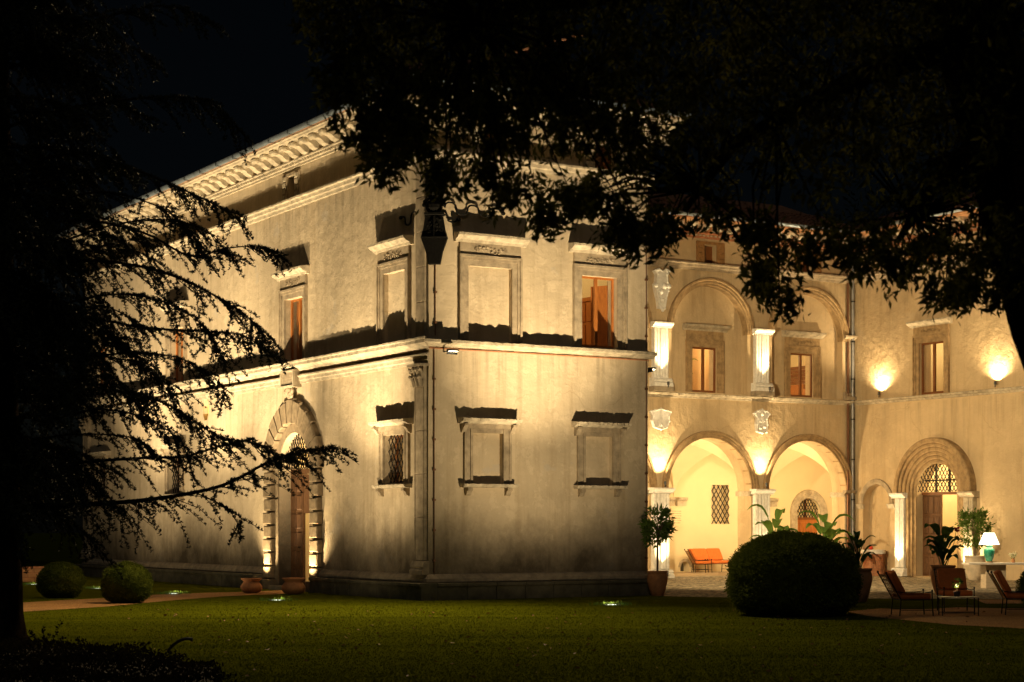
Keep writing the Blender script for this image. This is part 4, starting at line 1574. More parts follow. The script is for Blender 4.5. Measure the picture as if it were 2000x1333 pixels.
def potted_tree(p, pot_s, prof, potmat, h, rad, n, leaf, label, zc, base=0.0):
    o = empty('potted_tree', (p[0], p[1], base))
    tag(o, label, 'potted tree')
    mb = MB().lathe([(r * pot_s, z * pot_s) for r, z in prof], n=26)
    mb.build('pot', potmat, o, None, True)
    MB().lathe([(.001, 0), (.31 * pot_s, 0), (.3 * pot_s, .02), (.001, .03)], (0, 0, .76 * pot_s), 16).build('soil', 'earth', o)
    MB().tube([(0, 0, .7 * pot_s), (.02, .01, 1.1), (-.01, 0, zc - rad[2] * .4), (.02, .02, zc + rad[2] * .3)], [.03, .026, .02, .01], 7).build('trunk', 'bark_pale', o)
    br = MB()
    for i in range(14):
        a = random.uniform(0, 6.28)
        q = random.uniform(.3, .8)
        br.tube([(0, 0, zc - rad[2] * .6), (rad[0] * q * .5 * math.cos(a), rad[1] * q * .5 * math.sin(a), zc), (rad[0] * q * math.cos(a), rad[1] * q * math.sin(a), zc + rad[2] * random.uniform(0, .6))], [.014, .01, .005], 5)
    br.build('branches', 'bark_pale', o)
    foliage_cloud(o, (0, 0, zc), rad, n, leaf, 'leaf_laurel')
    return o


g = gp(1284, 1164)
potted_tree(g, .74, TALL, 'terracotta', 2.4, (.36, .36, .52), 1100, .14, 'standard laurel in a tall terracotta pot beside the front block', 1.82)
g = cw((1904 - 1000) / 3567 * 61.8, 61.8)
potted_tree(g, .95, TALL, 'pot_pale', 2.6, (.5, .5, .72), 1500, .14, 'standard laurel in a pale rounded pot behind the table', 1.75)


def blade_leaf(mb, base, az, L, W, rise, droop, stalk=.35, n=7):
    """broad leaf on a stalk, folded along the rib"""
    ca, sa = math.cos(az), math.sin(az)
    pts = []
    for i in range(n + 1):
        t = i / n
        out = L * (t * .55 + t * t * .25)
        z = rise * L * math.sin(min(1, t * 1.05) * math.pi * .5) - droop * L * t ** 3
        pts.append(Vector((base[0] + ca * out, base[1] + sa * out, base[2] + z)))
    side = Vector((-sa, ca, 0))
    ks = int(n * stalk)
    mb.tube(pts[:ks + 2], .012, 5)
    vs, fs = [], []
    m_ = n - ks
    for i in range(m_ + 1):
        t = i / m_
        w = W * math.sin(math.pi * min(.98, t * .9 + .08)) ** .7 * .5
        p = pts[ks + i]
        vs += [p + side * w + Vector((0, 0, w * .35)), p, p - side * w + Vector((0, 0, w * .35))]
    for i in range(m_):
        a = i * 3
        fs += [(a, a + 1, a + 4, a + 3), (a + 1, a + 2, a + 5, a + 4)]
    mb.add(vs, fs)


def broadleaf(p, pot, pot_s, potmat, hts, n, L, W, mat, label, spread=1.0, base=0.0, name='potted_plant'):
    o = empty(name, (p[0], p[1], base))
    tag(o, label, 'potted plant')
    top = .1
    if pot:
        MB().lathe([(r * pot_s, z * pot_s) for r, z in pot], n=24).build('pot', potmat, o, None, True)
        MB().lathe([(.001, 0), (.3 * pot_s, 0), (.29 * pot_s, .02), (.001, .03)], (0, 0, .76 * pot_s), 14).build('soil', 'earth', o)
        top = .76 * pot_s
    for i in range(n):
        mb = MB()
        az = i * 2.4 + random.uniform(-.3, .3)
        zb = top + (hts - top) * (i / n) * .6
        mb.tube([(0, 0, top), (.03 * math.cos(az), .03 * math.sin(az), zb + .02)], .014, 5)
        blade_leaf(mb, (.03 * math.cos(az), .03 * math.sin(az), zb), az, L * random.uniform(.75, 1.1), W * random.uniform(.8, 1.1), spread * random.uniform(.55, .95), random.uniform(.1, .45))
        mb.build('leaf', mat, o, None, False, False)
    return o


broadleaf(cw((1513 - 1000) / 3567 * 63, 63), TALL, .8, 'terracotta', 2.5, 10, 1.15, .36, 'leaf_banana', 'banana plant with upright pale leaves at the loggia pier', 1.25)
broadleaf(cw((1612 - 1000) / 3567 * 64, 64), TALL, .8, 'terracotta', 2.35, 12, 1.2, .42, 'leaf_banana', 'banana plant with broad leaves in front of the loggia door', 1.1)
broadleaf(gp(1676, 1176), TALL, .92, 'terracotta', 1.75, 13, .62, .2, 'leaf_dark', 'dark leafy plant in a terracotta pot beside the great clipped ball', 1.25)
o = broadleaf(gp(1842, 1163), TALL, .9, 'terracotta', 1.7, 18, .72, .34, 'leaf_dark', 'dark round-leaved plant in a terracotta pot behind the rust red chair', 1.25)
mb = MB().tube([(.1, -.05, .8), (.3, -.1, 1.4), (.36, -.12, 1.72)], .008, 5)
mb.build('flower_stalk', 'leaf_dark', o)
mb = MB()
for i in range(7):
    mb.ball((.36 + random.uniform(-.06, .06), -.12 + random.uniform(-.05, .05), 1.74 + random.uniform(-.04, .05)), .035, 6)
mb.build('flower_head', 'flower_red', o)
# plant inside the upper room
o = broadleaf((17.45, VC + 1.2, 0), None, 1, 'pot_white', .8, 6, .95, .2, 'leaf_banana', 'leafy plant seen inside the upper window over the first arch', 1.3, ZS + .1, 'room_plant')
# white pot by the doorway and little shrubs
o = MB().lathe([(.14, 0), (.16, .02), (.19, .42), (.17, .42), (.15, .38)], n=18).build('white_pot', 'pot_white', None, None, True)
o.location = (UD - .55, 7.1, .01)
tag(o, 'plain white pot standing by the side portal doorway', 'pot')

# brick pedestal in the niche
bx, by = UD - .25, 10.85
bp = empty('brick_pedestal', (bx, by, 0))
tag(bp, 'round brick pedestal with a pale stone slab in the side niche', 'pedestal')
me = None
for j in range(12):
    for i in range(16):
        a = 2 * math.pi * (i + .5 * (j % 2)) / 16
        M = Matrix.Rotation(a, 4, 'Z') @ Matrix.Translation((0, 0, .02 + j * .066))
        if me is None:
            o = MB().cbox(-.072, .072, -.38, -.25, 0, .058, .006).build('brick', 'brick_red', bp, M)
            me = o.data
        else:
            link('brick', me, bp, M)
MB().lathe([(.001, 0), (.365, 0), (.365, .8), (.001, .8)], n=24).build('mortar_core', 'stone', bp)
MB().lathe([(.001, .815), (.44, .815), (.45, .84), (.45, .95), (.44, .97), (.001, .97)], n=28).build('slab', 'stone_white', bp)
o = MB().ball((0, 0, .07), .075, 10).tube([(0, 0, .13), (.01, 0, .17)], .008, 5).build('red_fruit', 'flower_red', None, None, True)
o.location = (bx - .1, by + .02, .968)
tag(o, 'small round red fruit on the brick pedestal slab', 'fruit')

# long table with lamp and vase
tdir = Vector((UX[0], UX[1], 0))
tc = cw((2030 - 1000) / 3567 * 53.8, 53.8)
ta = math.atan2(UX[1], UX[0])
tb = empty('stone_table', tc, ta)
tag(tb, 'long pale stone table on slab legs in front of the side wing', 'table')
MB().cbox(-2.18, 2.6, -.45, .45, .70, .755, .006).build('tabletop', 'marble_top', tb)
MB().cbox(-1.65, -1.06, -.3, .3, 0, .699, .008).build('leg', 'travertine', tb)
MB().cbox(-.22, .40, -.3, .3, 0, .699, .008).build('leg', 'travertine', tb)
MB().cbox(1.5, 2.1, -.3, .3, 0, .699, .008).build('leg', 'travertine', tb)


def tpos(px, dy=0, z=.755):
    return tb.matrix_local if False else Vector((tc.x + math.cos(ta) * ((px - 2030) / 3567 * 53.8) - math.sin(ta) * dy, tc.y + math.sin(ta) * ((px - 2030) / 3567 * 53.8) + math.cos(ta) * dy, z))


tl = empty('table_lamp', tpos(1932))
tag(tl, 'green glazed table lamp with a glowing white shade', 'lamp')
MB().lathe([(.10, 0), (.11, .02), (.09, .05), (.10, .08), (.145, .2), (.165, .32), (.15, .40), (.09, .45), (.085, .47), (.10, .48), (.10, .50), (.03, .53), (.02, .57)], n=28).build('body', 'glaze_green', tl, None, True)
MB().lathe([(.09, -.005), (.115, 0), (.115, .03), (.1, .035)], n=24).build('foot', 'strap', tl)
MB().lathe([(.30, .53), (.15, .88), (.146, .88), (.296, .53)], n=30).build('shade', 'shade_lit', tl, None, True)
point(tl, Vector(tl.location) + Vector((0, 0, .70)), 14, (1, .82, .5), .05)
# a second lamp stands further along the table, mostly outside the frame
t2 = empty('table_lamp', tpos(2028))
tag(t2, 'table lamp at the far end of the stone table', 'lamp')
MB().lathe([(.10, 0), (.11, .02), (.10, .08), (.145, .2), (.165, .32), (.15, .40), (.09, .45), (.085, .47), (.10, .50), (.03, .53), (.02, .57)], n=24).build('body', 'glaze_green', t2, None, True)
MB().lathe([(.30, .53), (.15, .88), (.146, .88), (.296, .53)], n=30).build('shade', 'shade_lit', t2, None, True)
point(t2, Vector(t2.location) + Vector((0, 0, .70)), 14, (1, .82, .5), .05)
vz = empty('flower_vase', tpos(1977, -.1))
tag(vz, 'small tan vase with pale flowers on the stone table', 'vase')
MB().lathe([(.035, 0), (.05, .02), (.055, .07), (.04, .11), (.045, .125), (.036, .12)], n=16).build('vase', 'terracotta', vz, None, True)
foliage_cloud(vz, (0, 0, .22), (.09, .09, .09), 70, .07, 'flower_cream', 'flowers')
foliage_cloud(vz, (0, 0, .16), (.07, .07, .06), 40, .07, 'leaf_laurel', 'stems')


# metal lounge furniture with cushions
def lounge_chair(p, ang, label, w_=.62, dep=.66, mats=('cushion', 'cushion'), base=0.0, cat='chair', group=None, n_back=1):
    o = empty('lounge_chair' if n_back == 1 else 'garden_sofa', (p[0], p[1], base), ang)
    tag(o, label, cat, group)
    sh_ = .33
    # local x = facing direction, y = width
    hw = w_ / 2
    bx0, bx1, bz = -dep / 2 + .06, -dep / 2 - .22, .86
    fr = MB()
    for s in (-1, 1):
        fr.tube([(-dep / 2 + .08, s * hw, sh_), (dep / 2, s * hw, sh_)], .012, 6)
        fr.tube([(-dep / 2 + .08, s * hw, .12), (dep / 2, s * hw, .12)], .007, 5)
    fr.tube([(dep / 2, -hw, sh_), (dep / 2, hw, sh_)], .012, 6)
    fr.tube([(-dep / 2 + .08, -hw, sh_), (-dep / 2 + .08, hw, sh_)], .012, 6)
    fr.build('seat_frame', 'iron', o)
    for s in (-1, 1):
        for x, lean in ((dep / 2, .02), (-dep / 2 + .08, -.03)):
            top = .50 if x > 0 else sh_
            mb = MB().tube([(x + lean, s * hw, 0), (x, s * hw, sh_), (x, s * hw, top)], .013, 6)
            if x > 0:
                mb.ball((x, s * hw, .515), .022, 8)
            mb.build('leg', 'iron', o)
        mb = MB()
        if True:
            pts = [(-dep / 2 - .02, s * hw, .50), (-dep / 4, s * hw, .465), (dep / 4, s * hw, .465), (dep / 2, s * hw, .49)]
            mb.tube(pts, .010, 6)
        mb.build('armrest', 'iron', o)
        mb = MB().tube([(bx0 + .02, s * hw, sh_), (bx1, s * hw, bz)], .013, 6).ball((bx1 - .006, s * hw, bz + .02), .026, 8)
        mb.build('back_post', 'iron', o)
    st = MB()
    for i in range(6):
        t = .08 + i * .17
        x, z = bx0 + .02 + (bx1 - bx0 - .02) * t, sh_ + (bz - sh_) * t
        st.tube([(x, -hw, z), (x, hw, z)], .012, 5)
    k = int(w_ / .12)
    for i in range(k):
        y = -hw + (i + .5) * w_ / k
        st.tube([(bx0 + .02, y, sh_), (bx1 + .01, y, bz - .02)], .010, 5)
    st.build('back_straps', 'strap', o)
    for i in range(n_back):
        y0, y1 = -hw + .02 + i * (w_ - .04) / n_back, -hw + .02 + (i + 1) * (w_ - .04) / n_back - .008
        cu = MB()
        M = Matrix.Translation((bx0 + .035, 0, sh_ + .11)) @ Matrix.Rotation(-math.atan2(bx0 - bx1, bz - sh_), 4, 'Y')
        b_ = cushion_mesh(0, .11, y0, y1, 0, .49)
        cu.add([tuple(M @ Vector(q)) for q in b_.v], b_.f)
        cu.build('back_cushion', mats[0], o, None, True)
    b_ = cushion_mesh(-dep / 2 + .06, dep / 2, -hw + .02, hw - .02, sh_ + .012, sh_ + .125)
    b_.build('seat_cushion', mats[1], o, None, True)
    return o


def cushion_mesh(x0, x1, y0, y1, z0, z1):
    """plump cushion: subdivided rounded box"""
    mb = MB()
    n = 8
    vs, fs = [], []
    c = ((x0 + x1) / 2, (y0 + y1) / 2, (z0 + z1) / 2)
    h = ((x1 - x0) / 2, (y1 - y0) / 2, (z1 - z0) / 2)
    p = .16
    for i in range(n + 1):
        th = -math.pi / 2 + math.pi * i / n
        for j in range(4 * n):
            ph = 2 * math.pi * j / (4 * n)
            f = lambda v: math.copysign(abs(v) ** p, v)
            cz = f(math.sin(th))
            cr = abs(math.cos(th)) ** p if abs(math.cos(th)) > 1e-6 else 0
            vs.append((c[0] + h[0] * cr * f(math.cos(ph)) if abs(math.cos(ph)) > 1e-6 else c[0], c[1] + h[1] * cr * f(math.sin(ph)) if abs(math.sin(ph)) > 1e-6 else c[1], c[2] + h[2] * cz))
    k = 4 * n
    for i in range(n):
        for j in range(k):
            j2 = (j + 1) % k
            fs.append((i * k + j, i * k + j2, (i + 1) * k + j2, (i + 1) * k + j))
    mb.add(vs, fs)
    return mb


face_r = math.atan2(UX[1], UX[0])
lounge_chair(cw((1778 - 1000) / 3567 * 37.2, 37.2), face_r + R(4), 'dark cushioned lounge chair standing apart on gravel, nearest the great ball', .62, .72)
lounge_chair(cw((1990 - 1000) / 3567 * 37.6, 37.6), face_r + R(-8), 'dark cushioned lounge chair beside the clipped ball at the gravel edge', .62, .72)
lounge_chair(cw((1866 - 1000) / 3567 * 39.0, 39.0), face_r - R(90), 'rust red lounge chair facing the low side table', .64, .66, ('cushion', 'cushion'))
c = gp(1369, 1119, .06)
lounge_chair(c, face_r + R(6), 'orange cushioned armchair at the end of the loggia sofa', .66, .68, ('cushion', 'cushion'), .06)
s0 = Vector((0, 0, 0))
c = cw((1402 - 1000) / 3567 * 69.9, 69.9)
lounge_chair(Vector((21.35, VC + YB - 1.0, 0)), R(-90) + R(8), 'orange two-seat sofa against the loggia rear wall', 1.55, .70, ('cushion', 'cushion'), .06, 'sofa', None, 2)

st = empty('side_table', cw((1872 - 1000) / 3567 * 37.2, 37.2), face_r - R(3))
tag(st, 'low side table with thin metal legs on the gravel', 'table')
MB().cbox(-.38, .38, -.22, .22, .365, .385, .004).build('tabletop', 'travertine', st)
for x in (-.36, .36):
    for y in (-.2, .2):
        MB().tube([(x, y, 0), (x, y, .364)], .012, 6).build('leg', 'iron', st)
MB().tube([(-.36, -.2, .06), (.36, -.2, .06)], .007, 5).tube([(-.36, .2, .06), (.36, .2, .06)], .007, 5).build('stretcher', 'iron', st)
pb = empty('lit_plant', cw((1869 - 1000) / 3567 * 37.2, 37.2, .385))
tag(pb, 'tiny potted tree lit among its leaves on the side table', 'potted plant')
MB().lathe([(.045, 0), (.06, .02), (.075, .11), (.065, .11), (.055, .09)], n=16).build('pot', 'pot_dark', pb, None, True)
MB().tube([(0, 0, .08), (0, 0, .2)], .012, 6).build('stem', 'bark_pale', pb)
foliage_cloud(pb, (0, 0, .27), (.11, .11, .08), 220, .05, 'leaf_laurel')
MB().ball((0, 0, .23), .03, 10).build('bulb', 'bulb', pb)
point(pb, Vector(pb.location) + Vector((0, -.0, .17)), 9, (1, .8, .4), .02)

# ------------------------------------------------------------------ low wall and far trees at the left
g0, g1 = gp(-120, 1142), gp(92, 1136)
lw_ = empty('garden_wall', g0, math.atan2(g1.y - g0.y, g1.x - g0.x))
tag(lw_, 'low pinkish garden wall beyond the cedar trunk', 'wall')
Lw = (g1 - g0).length
MB().box(0, Lw, -.15, .15, -.1, .44).build('wall_core', 'brick_red', lw_)
me = None
for j in range(3):
    for i in range(int(Lw / .5)):
        M = Matrix.Translation(((i + .5 * (j % 2)) * .5, 0, .0 + j * .147))
        if me is None:
            o = MB().cbox(.006, .494, -.172, -.1505, .006, .141, .008).build('brick', 'soffit_terracotta', lw_, M)
            me = o.data
        else:
            link('brick', me, lw_, M)
MB().cbox(-.02, Lw + .02, -.2, .2, .442, .5, .01).build('coping', 'brick_red', lw_)


def far_tree(p, h, rad, n, label, leaf=.35):
    o = empty('garden_tree', (p[0], p[1], 0))
    tag(o, label, 'tree', 'dark trees around the villa')
    MB().tube([(0, 0, -.1), (.1, 0, h * .3), (0, .1, h * .6)], [.35, .25, .12], 8).build('trunk', 'bark', o)
    foliage_cloud(o, (0, 0, h * .62), rad, n, leaf, 'leaf_far', 'crown')


far_tree((-2, 46), 13, (5, 5, 6), 5000, 'dark tree past the far end of the long facade')
far_tree((-9, 40), 11, (4, 4, 5), 4000, 'dark tree behind the low garden wall')
far_tree((-16, 48), 14, (5, 5, 6), 4000, 'tall dark tree behind the cedar')
far_tree((14, 44), 21, (5, 5, 5), 4000, 'round dark treetop rising behind the front block roof')
far_tree((34, 36), 19, (5, 5, 7), 5000, 'dark tree behind the loggia wing roof')
far_tree((46, 30), 20, (6, 6, 8), 5000, 'dark tree behind the side wing roof')

# ------------------------------------------------------------------ cedar at the left
ced = empty('cedar_tree', cw(-7.78, 27.3))
tag(ced, 'big dark cedar with drooping needle sprays beside the lawn', 'tree')
O = Vector(ced.location)


def loc(p):
    return Vector(p) - O


tr_ = MB()
zz = [-.1, .05, .2, .5, 1.2, 3, 6, 10, 14]
tr_.tube([(.02 * math.sin(z), .02 * math.cos(z), z) for z in zz], [.78, .62, .52, .46, .43, .40, .33, .22, .05], 18)
tr_.build('trunk', 'bark', ced, None, True)
tw_c, tw_d = [], []
limb = MB()


def spray(path, r0, tw_len=.55, density=1.0, hang=.55):
    """limb along path; twigs with needle tufts hang off both sides"""
    P = [Vector(p) for p in path]
    # smooth the path
    Q = []
    for i in range(len(P) - 1):
        p0, p1, p2, p3 = P[max(i - 1, 0)], P[i], P[i + 1], P[min(i + 2, len(P) - 1)]
        for k in range(5):
            t = k / 5
            Q.append(.5 * ((2 * p1) + (p2 - p0) * t + (2 * p0 - 5 * p1 + 4 * p2 - p3) * t * t + (3 * p1 - p0 - 3 * p2 + p3) * t ** 3))
    Q.append(P[-1])
    n = len(Q)
    limb.tube([loc(q) for q in Q], [max(.006, r0 * (1 - .92 * i / (n - 1))) for i in range(n)], 6)
    tot = sum((Q[i + 1] - Q[i]).length for i in range(n - 1))
    m_ = int(tot * 13 * density)
    for k in range(m_):
        f = random.uniform(.18, 1)
        i = min(n - 2, int(f * (n - 1)))
        p = Q[i].lerp(Q[i + 1], random.random())
        t = (Q[i + 1] - Q[i]).normalized()
        s = t.cross(Vector((0, 0, 1))).normalized() * random.choice((-1, 1))
        d = (t * random.uniform(.5, 1.1) + s * random.uniform(.1, .9) + Vector((0, 0, random.uniform(-1.0, .25) * hang))).normalized()
        L = tw_len * random.uniform(.35, 1.15) * (1.1 - .55 * f)
        twig(p, d, L)
    for k in range(int(tot * 14)):
        f = random.uniform(.35, 1)
        i = min(n - 2, int(f * (n - 1)))
        p = Q[i].lerp(Q[i + 1], random.random())
        tuft(p, Vector((random.uniform(-1, 1), random.uniform(-1, 1), random.uniform(-.2, 1.2))))
    twig(Q[-1], (Q[-1] - Q[-2]).normalized() + Vector((0, 0, -.2)), .35)


def twig(p, d, L):
    pts = [p]
    k = max(3, int(L / .07))
    q = p.copy()
    dd = Vector(d)
    for i in range(k):
        dd = (dd + Vector((random.uniform(-.12, .12), random.uniform(-.12, .12), -.07))).normalized()
        q = q + dd * (L / k)
        pts.append(q.copy())
    limb.tube([loc(x) for x in (pts[0], pts[len(pts) // 2], pts[-1])], [.007, .005, .002], 4)
    for i in range(len(pts) - 1):
        for r in range(3):
            x = pts[i].lerp(pts[i + 1], random.random())
            tuft(x, Vector((random.uniform(-1, 1), random.uniform(-1, 1), random.uniform(-.3, 1.1))))


def tuft(p, d):
    l = loc(p)
    d = d.normalized()
    for k in range(5):
        tw_c.append(tuple(l))
        tw_d.append((d.x + random.uniform(-.8, .8), d.y + random.uniform(-.8, .8), d.z + random.uniform(-.8, .8)))


def sp(pts, d0, d1):
    n = len(pts)
    return [at(x, y, d0 + (d1 - d0) * i / (n - 1)) for i, (x, y) in enumerate(pts)]


main = [([(10, 990), (160, 986), (300, 975), (430, 950), (520, 905), (580, 884), (650, 872)], 27.3, 24.8, .075, .75, 1.15),
        ([(380, 962), (430, 985), (470, 1012), (462, 1030)], 26.3, 25.8, .02, .4, 1),
        ([(10, 930), (150, 905), (280, 895), (360, 892), (430, 872), (480, 862), (525, 878)], 27.3, 26.0, .05, .6, 1),
        ([(10, 760), (120, 740), (230, 760), (330, 792), (400, 838), (455, 866)], 27.3, 25.6, .05, .75, 1.2),
        ([(10, 640), (150, 620), (280, 640), (400, 648), (470, 655), (530, 688)], 27.3, 26.2, .045, .6, 1.1),
        ([(10, 540), (150, 510), (270, 520), (360, 548), (440, 590), (490, 625), (520, 665)], 27.3, 25.3, .05, .75, 1.1),
        ([(10, 460), (150, 430), (280, 455), (370, 500), (440, 486), (500, 482), (545, 498)], 27.3, 26.4, .045, .55, 1.0),
        ([(10, 330), (150, 300), (260, 330), (350, 368), (410, 395), (465, 428)], 27.3, 25.8, .045, .6, 1.1),
        ([(10, 250), (120, 215), (250, 195), (350, 190), (420, 205), (480, 270)], 27.3, 26.0, .045, .65, 1.1),
        ([(10, 120), (130, 60), (240, 25), (330, 12), (405, 38)], 27.3, 26.5, .04, .6, 1.1),
        ([(10, 870), (130, 850), (220, 850), (270, 860), (300, 885)], 27.3, 26.8, .03, .5, 1),
        ([(150, 700), (260, 690), (350, 700), (420, 740), (440, 770)], 27, 25.5, .03, .6, 1.1),
        ([(100, 600), (220, 575), (320, 590), (400, 640), (435, 700)], 26.8, 25.0, .03, .7, 1.1),
        ([(100, 480), (220, 440), (320, 430), (400, 450), (450, 500)], 27.8, 28.6, .03, .6, 1.1),
        ([(100, 395), (200, 375), (300, 400), (360, 440), (400, 500)], 26.5, 25.0, .03, .6, 1.1),
        ([(100, 820), (200, 800), (290, 820), (350, 860), (370, 905)], 26.5, 25.4, .03, .6, 1.1)]
for pts, d0, d1, r0, tl_, den in main:
    spray(sp(pts, d0, d1), r0 * .62, tl_ * 1.3, den * .9, .9)
random.seed(57)
for i in range(32):
    z0 = random.uniform(2.3, 11)
    az = random.uniform(-1.2, 1.2)
    L = random.uniform(1.0, 2.3)
    dx, dy = math.cos(az), math.sin(az)
    s1, s2 = random.uniform(-.35, .4), random.uniform(.1, .6)
    spray([cw(-7.78 + dx * L * t, 27.3 + dy * L * t, z0 + s1 * t * L - s2 * L * t * t) for t in (0, .25, .5, .75, 1)], .022, .85, 1.3, .9)
random.seed(21)
for i in range(190):
    z0 = random.uniform(2.7, 12.5)
    az = random.uniform(0, 6.283)
    L = random.uniform(2.0, 4.4) * (1.05 - .045 * z0)
    sl1, sl2 = random.uniform(-.25, .35), random.uniform(.1, .55)
    dx, dy = math.cos(az), math.sin(az)
    # keep the side towards the lawn as short as it grows in the picture
    X = dx
    if X > 0:
        L *= (1 - .12 * X) * random.uniform(.8, 1.15)
    base = cw(-7.78, 27.3, z0)
    pts = []
    for k in range(5):
        t = k / 4
        pts.append(cw(-7.78 + dx * L * t, 27.3 + dy * L * t, z0 + sl1 * t * L - sl2 * L * t * t + random.uniform(-.12, .12)))
    spray(pts, .03, 1.0, .95, .9)
limb.build('branches', 'bark', ced, None, False, False)
V, F = leaves(np.array(tw_c), np.array(tw_d), rng.uniform(.030, .062, len(tw_c)), .016, .15)
tag(np_mesh('crown', V, F, 'needle', ced), kind='stuff')
print('cedar needles', len(tw_c))

# ------------------------------------------------------------------ overhanging tree at the right
oak = empty('overhanging_tree', cw(4.35, 11.6))
tag(oak, 'leafy tree overhanging the view with dark lance-shaped leaves', 'tree')
O = Vector(oak.location)
random.seed(33)
tk = MB()
tpts = [cw(4.40, 11.6, -.1), cw(4.30, 11.6, .6), cw(3.95, 11.6, 1.8), cw(3.45, 11.6, 3.1), cw(3.12, 11.6, 4.3), cw(2.85, 11.6, 5.2), cw(2.55, 11.6, 6.4), cw(2.3, 11.6, 8)]
tk.tube([loc(p) for p in tpts], [.42, .33, .30, .28, .26, .24, .2, .12], 14)
tk.build('trunk', 'bark', oak, None, True)
# the crown: a broad mass with sprays hanging from its underside
EDGE = [(560, -60), (585, 60), (600, 130), (640, 180), (700, 245), (760, 285), (850, 300), (950, 290), (1050, 330), (1150, 365), (1250, 400), (1350, 402), (1450, 415),
        (1550, 430), (1650, 440), (1750, 455), (1850, 500), (1950, 520), (2010, 500), (2500, 480)]
ex = np.array([e[0] for e in EDGE], float)
ey = np.array([e[1] for e in EDGE], float)
NC = 9800
px = rng.uniform(565, 2450, NC)
yb = np.interp(px, ex, ey)
py = -420 + (yb + 420) * (1 - rng.random(NC) ** 1.25)
dist = yb - py
keep = rng.random(NC) < np.clip(.04 + (dist - 30) / 215, .04, 1)
px, py = px[keep], py[keep]
dep = np.clip(12.3 + rng.normal(size=len(px)) * 1.35, 9.6, 16)
# sprays: strings of leaf rosettes along hanging twigs
CL = [(740, 205, 60), (830, 215, 64), (930, 205, 64), (1030, 215, 64), (1130, 240, 64), (1220, 280, 60), (790, 255, 40), (990, 260, 44), (655, 190, 25), (700, 270, 28), (742, 345, 22), (800, 300, 30), (860, 365, 24), (885, 340, 22), (955, 345, 22), (1000, 385, 30), (1062, 445, 26), (1110, 400, 30), (1170, 400, 30),
      (1215, 450, 26), (1250, 490, 28), (1290, 460, 26), (1400, 440, 14), (1475, 470, 22), (1500, 540, 26), (1530, 595, 28), (1560, 500, 26), (1640, 490, 26), (1665, 520, 18),
      (1720, 480, 26), (1760, 535, 26), (1820, 500, 34), (1850, 590, 24), (1880, 580, 26), (1920, 500, 34), (1955, 585, 24), (1980, 480, 34)]
twigs = []
hp_, hq, hd = [], [], []
for (x, y, r) in CL:
    for i in range(int(r * .5)):
        tx, ty = x + rng.normal() * r * .75, y + rng.normal() * r * .55
        d0 = 12.0 + rng.normal() * .9
        ln = rng.uniform(20, 80)
        ax_ = rng.normal() * .45
        k = rng.integers(2, 6)
        for q in range(k):
            f = q / k
            hp_.append(tx - ax_ * ln * f)
            hq.append(ty - ln * f)
            hd.append(d0)
px = np.concatenate([px, hp_])
py = np.concatenate([py, hq])
dep = np.concatenate([dep, hd])
fx = (px - 1000) / 3567 * dep
cz_ = 1.8 + (1030 - py) / 3567 * dep
cl_ = np.stack([CAM.x + fx * UX[0] + dep * UY[0], CAM.y + fx * UX[1] + dep * UY[1], cz_], 1) - np.array(O)
k = 8
n = len(cl_)
C = np.repeat(cl_, k, 0) + rng.normal(size=(n * k, 3)) * .03
ax = rng.normal(size=(n, 3)) * .6 + np.array([0, 0, -.75])
D = np.repeat(ax, k, 0) + rng.normal(size=(n * k, 3)) * .8
D /= np.linalg.norm(D, axis=1, keepdims=True)
LL = np.repeat(rng.uniform(.75, 1.15, n), k) * rng.uniform(.05, .10, n * k)
V, F = leaves(C, D, LL, LL * rng.uniform(.26, .40, n * k), .2)
tag(np_mesh('crown', V, F, 'leaf_oak', oak), kind='stuff')
bb = MB()
limbs = [[(2.85, 11.6, 5.2), (1.6, 11.9, 5.4), (.2, 12.2, 5.3), (-.8, 12.5, 5.2), (-1.35, 12.6, 4.9)],
         [(2.95, 11.6, 4.9), (2.3, 11.9, 4.75), (1.5, 12.4, 4.4), (1.2, 12.7, 4.0)],
         [(3.12, 11.6, 4.3), (2.9, 12.2, 4.2), (2.7, 12.8, 3.8)],
         [(2.6, 11.6, 6.2), (1.2, 12.8, 6.4), (-.6, 13.5, 6.0)],
         [(2.6, 11.6, 6.0), (1.0, 10.6, 5.8), (0, 10.3, 5.0), (-.3, 10.4, 4.5)]]
nodes = []
for lm in limbs:
    P = [cw(*p) for p in lm]
    bb.tube([loc(p) for p in P], [.10 * (1 - .8 * i / (len(P) - 1)) for i in range(len(P))], 8)
    for i in range(len(P) - 1):
        for t in (0, .33, .66):
            nodes.append(P[i].lerp(P[i + 1], t))
nodes_a = np.array([tuple(q - O) for q in nodes])
for i in rng.choice(n, 620, replace=False):
    c = cl_[i]
    dd = np.linalg.norm(nodes_a - c, axis=1)
    j = int(np.argmin(dd))
    a = Vector(nodes_a[j])
    b_ = Vector(c)
    mid = a.lerp(b_, .55) + Vector((random.uniform(-.1, .1), random.uniform(-.1, .1), .12))
    bb.tube([a, mid, b_], [.014, .008, .003], 4)
bb.build('branches', 'bark', oak, None, False, False)

# ------------------------------------------------------------------ ground cover under the cedar, hoop, lawn blades
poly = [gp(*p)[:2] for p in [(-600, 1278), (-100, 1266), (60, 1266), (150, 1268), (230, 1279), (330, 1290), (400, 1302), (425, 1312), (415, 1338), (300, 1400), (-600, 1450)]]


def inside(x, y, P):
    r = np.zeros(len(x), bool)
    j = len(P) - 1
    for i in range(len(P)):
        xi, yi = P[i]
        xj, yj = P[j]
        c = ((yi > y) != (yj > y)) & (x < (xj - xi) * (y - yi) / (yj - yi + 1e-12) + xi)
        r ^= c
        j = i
    return r


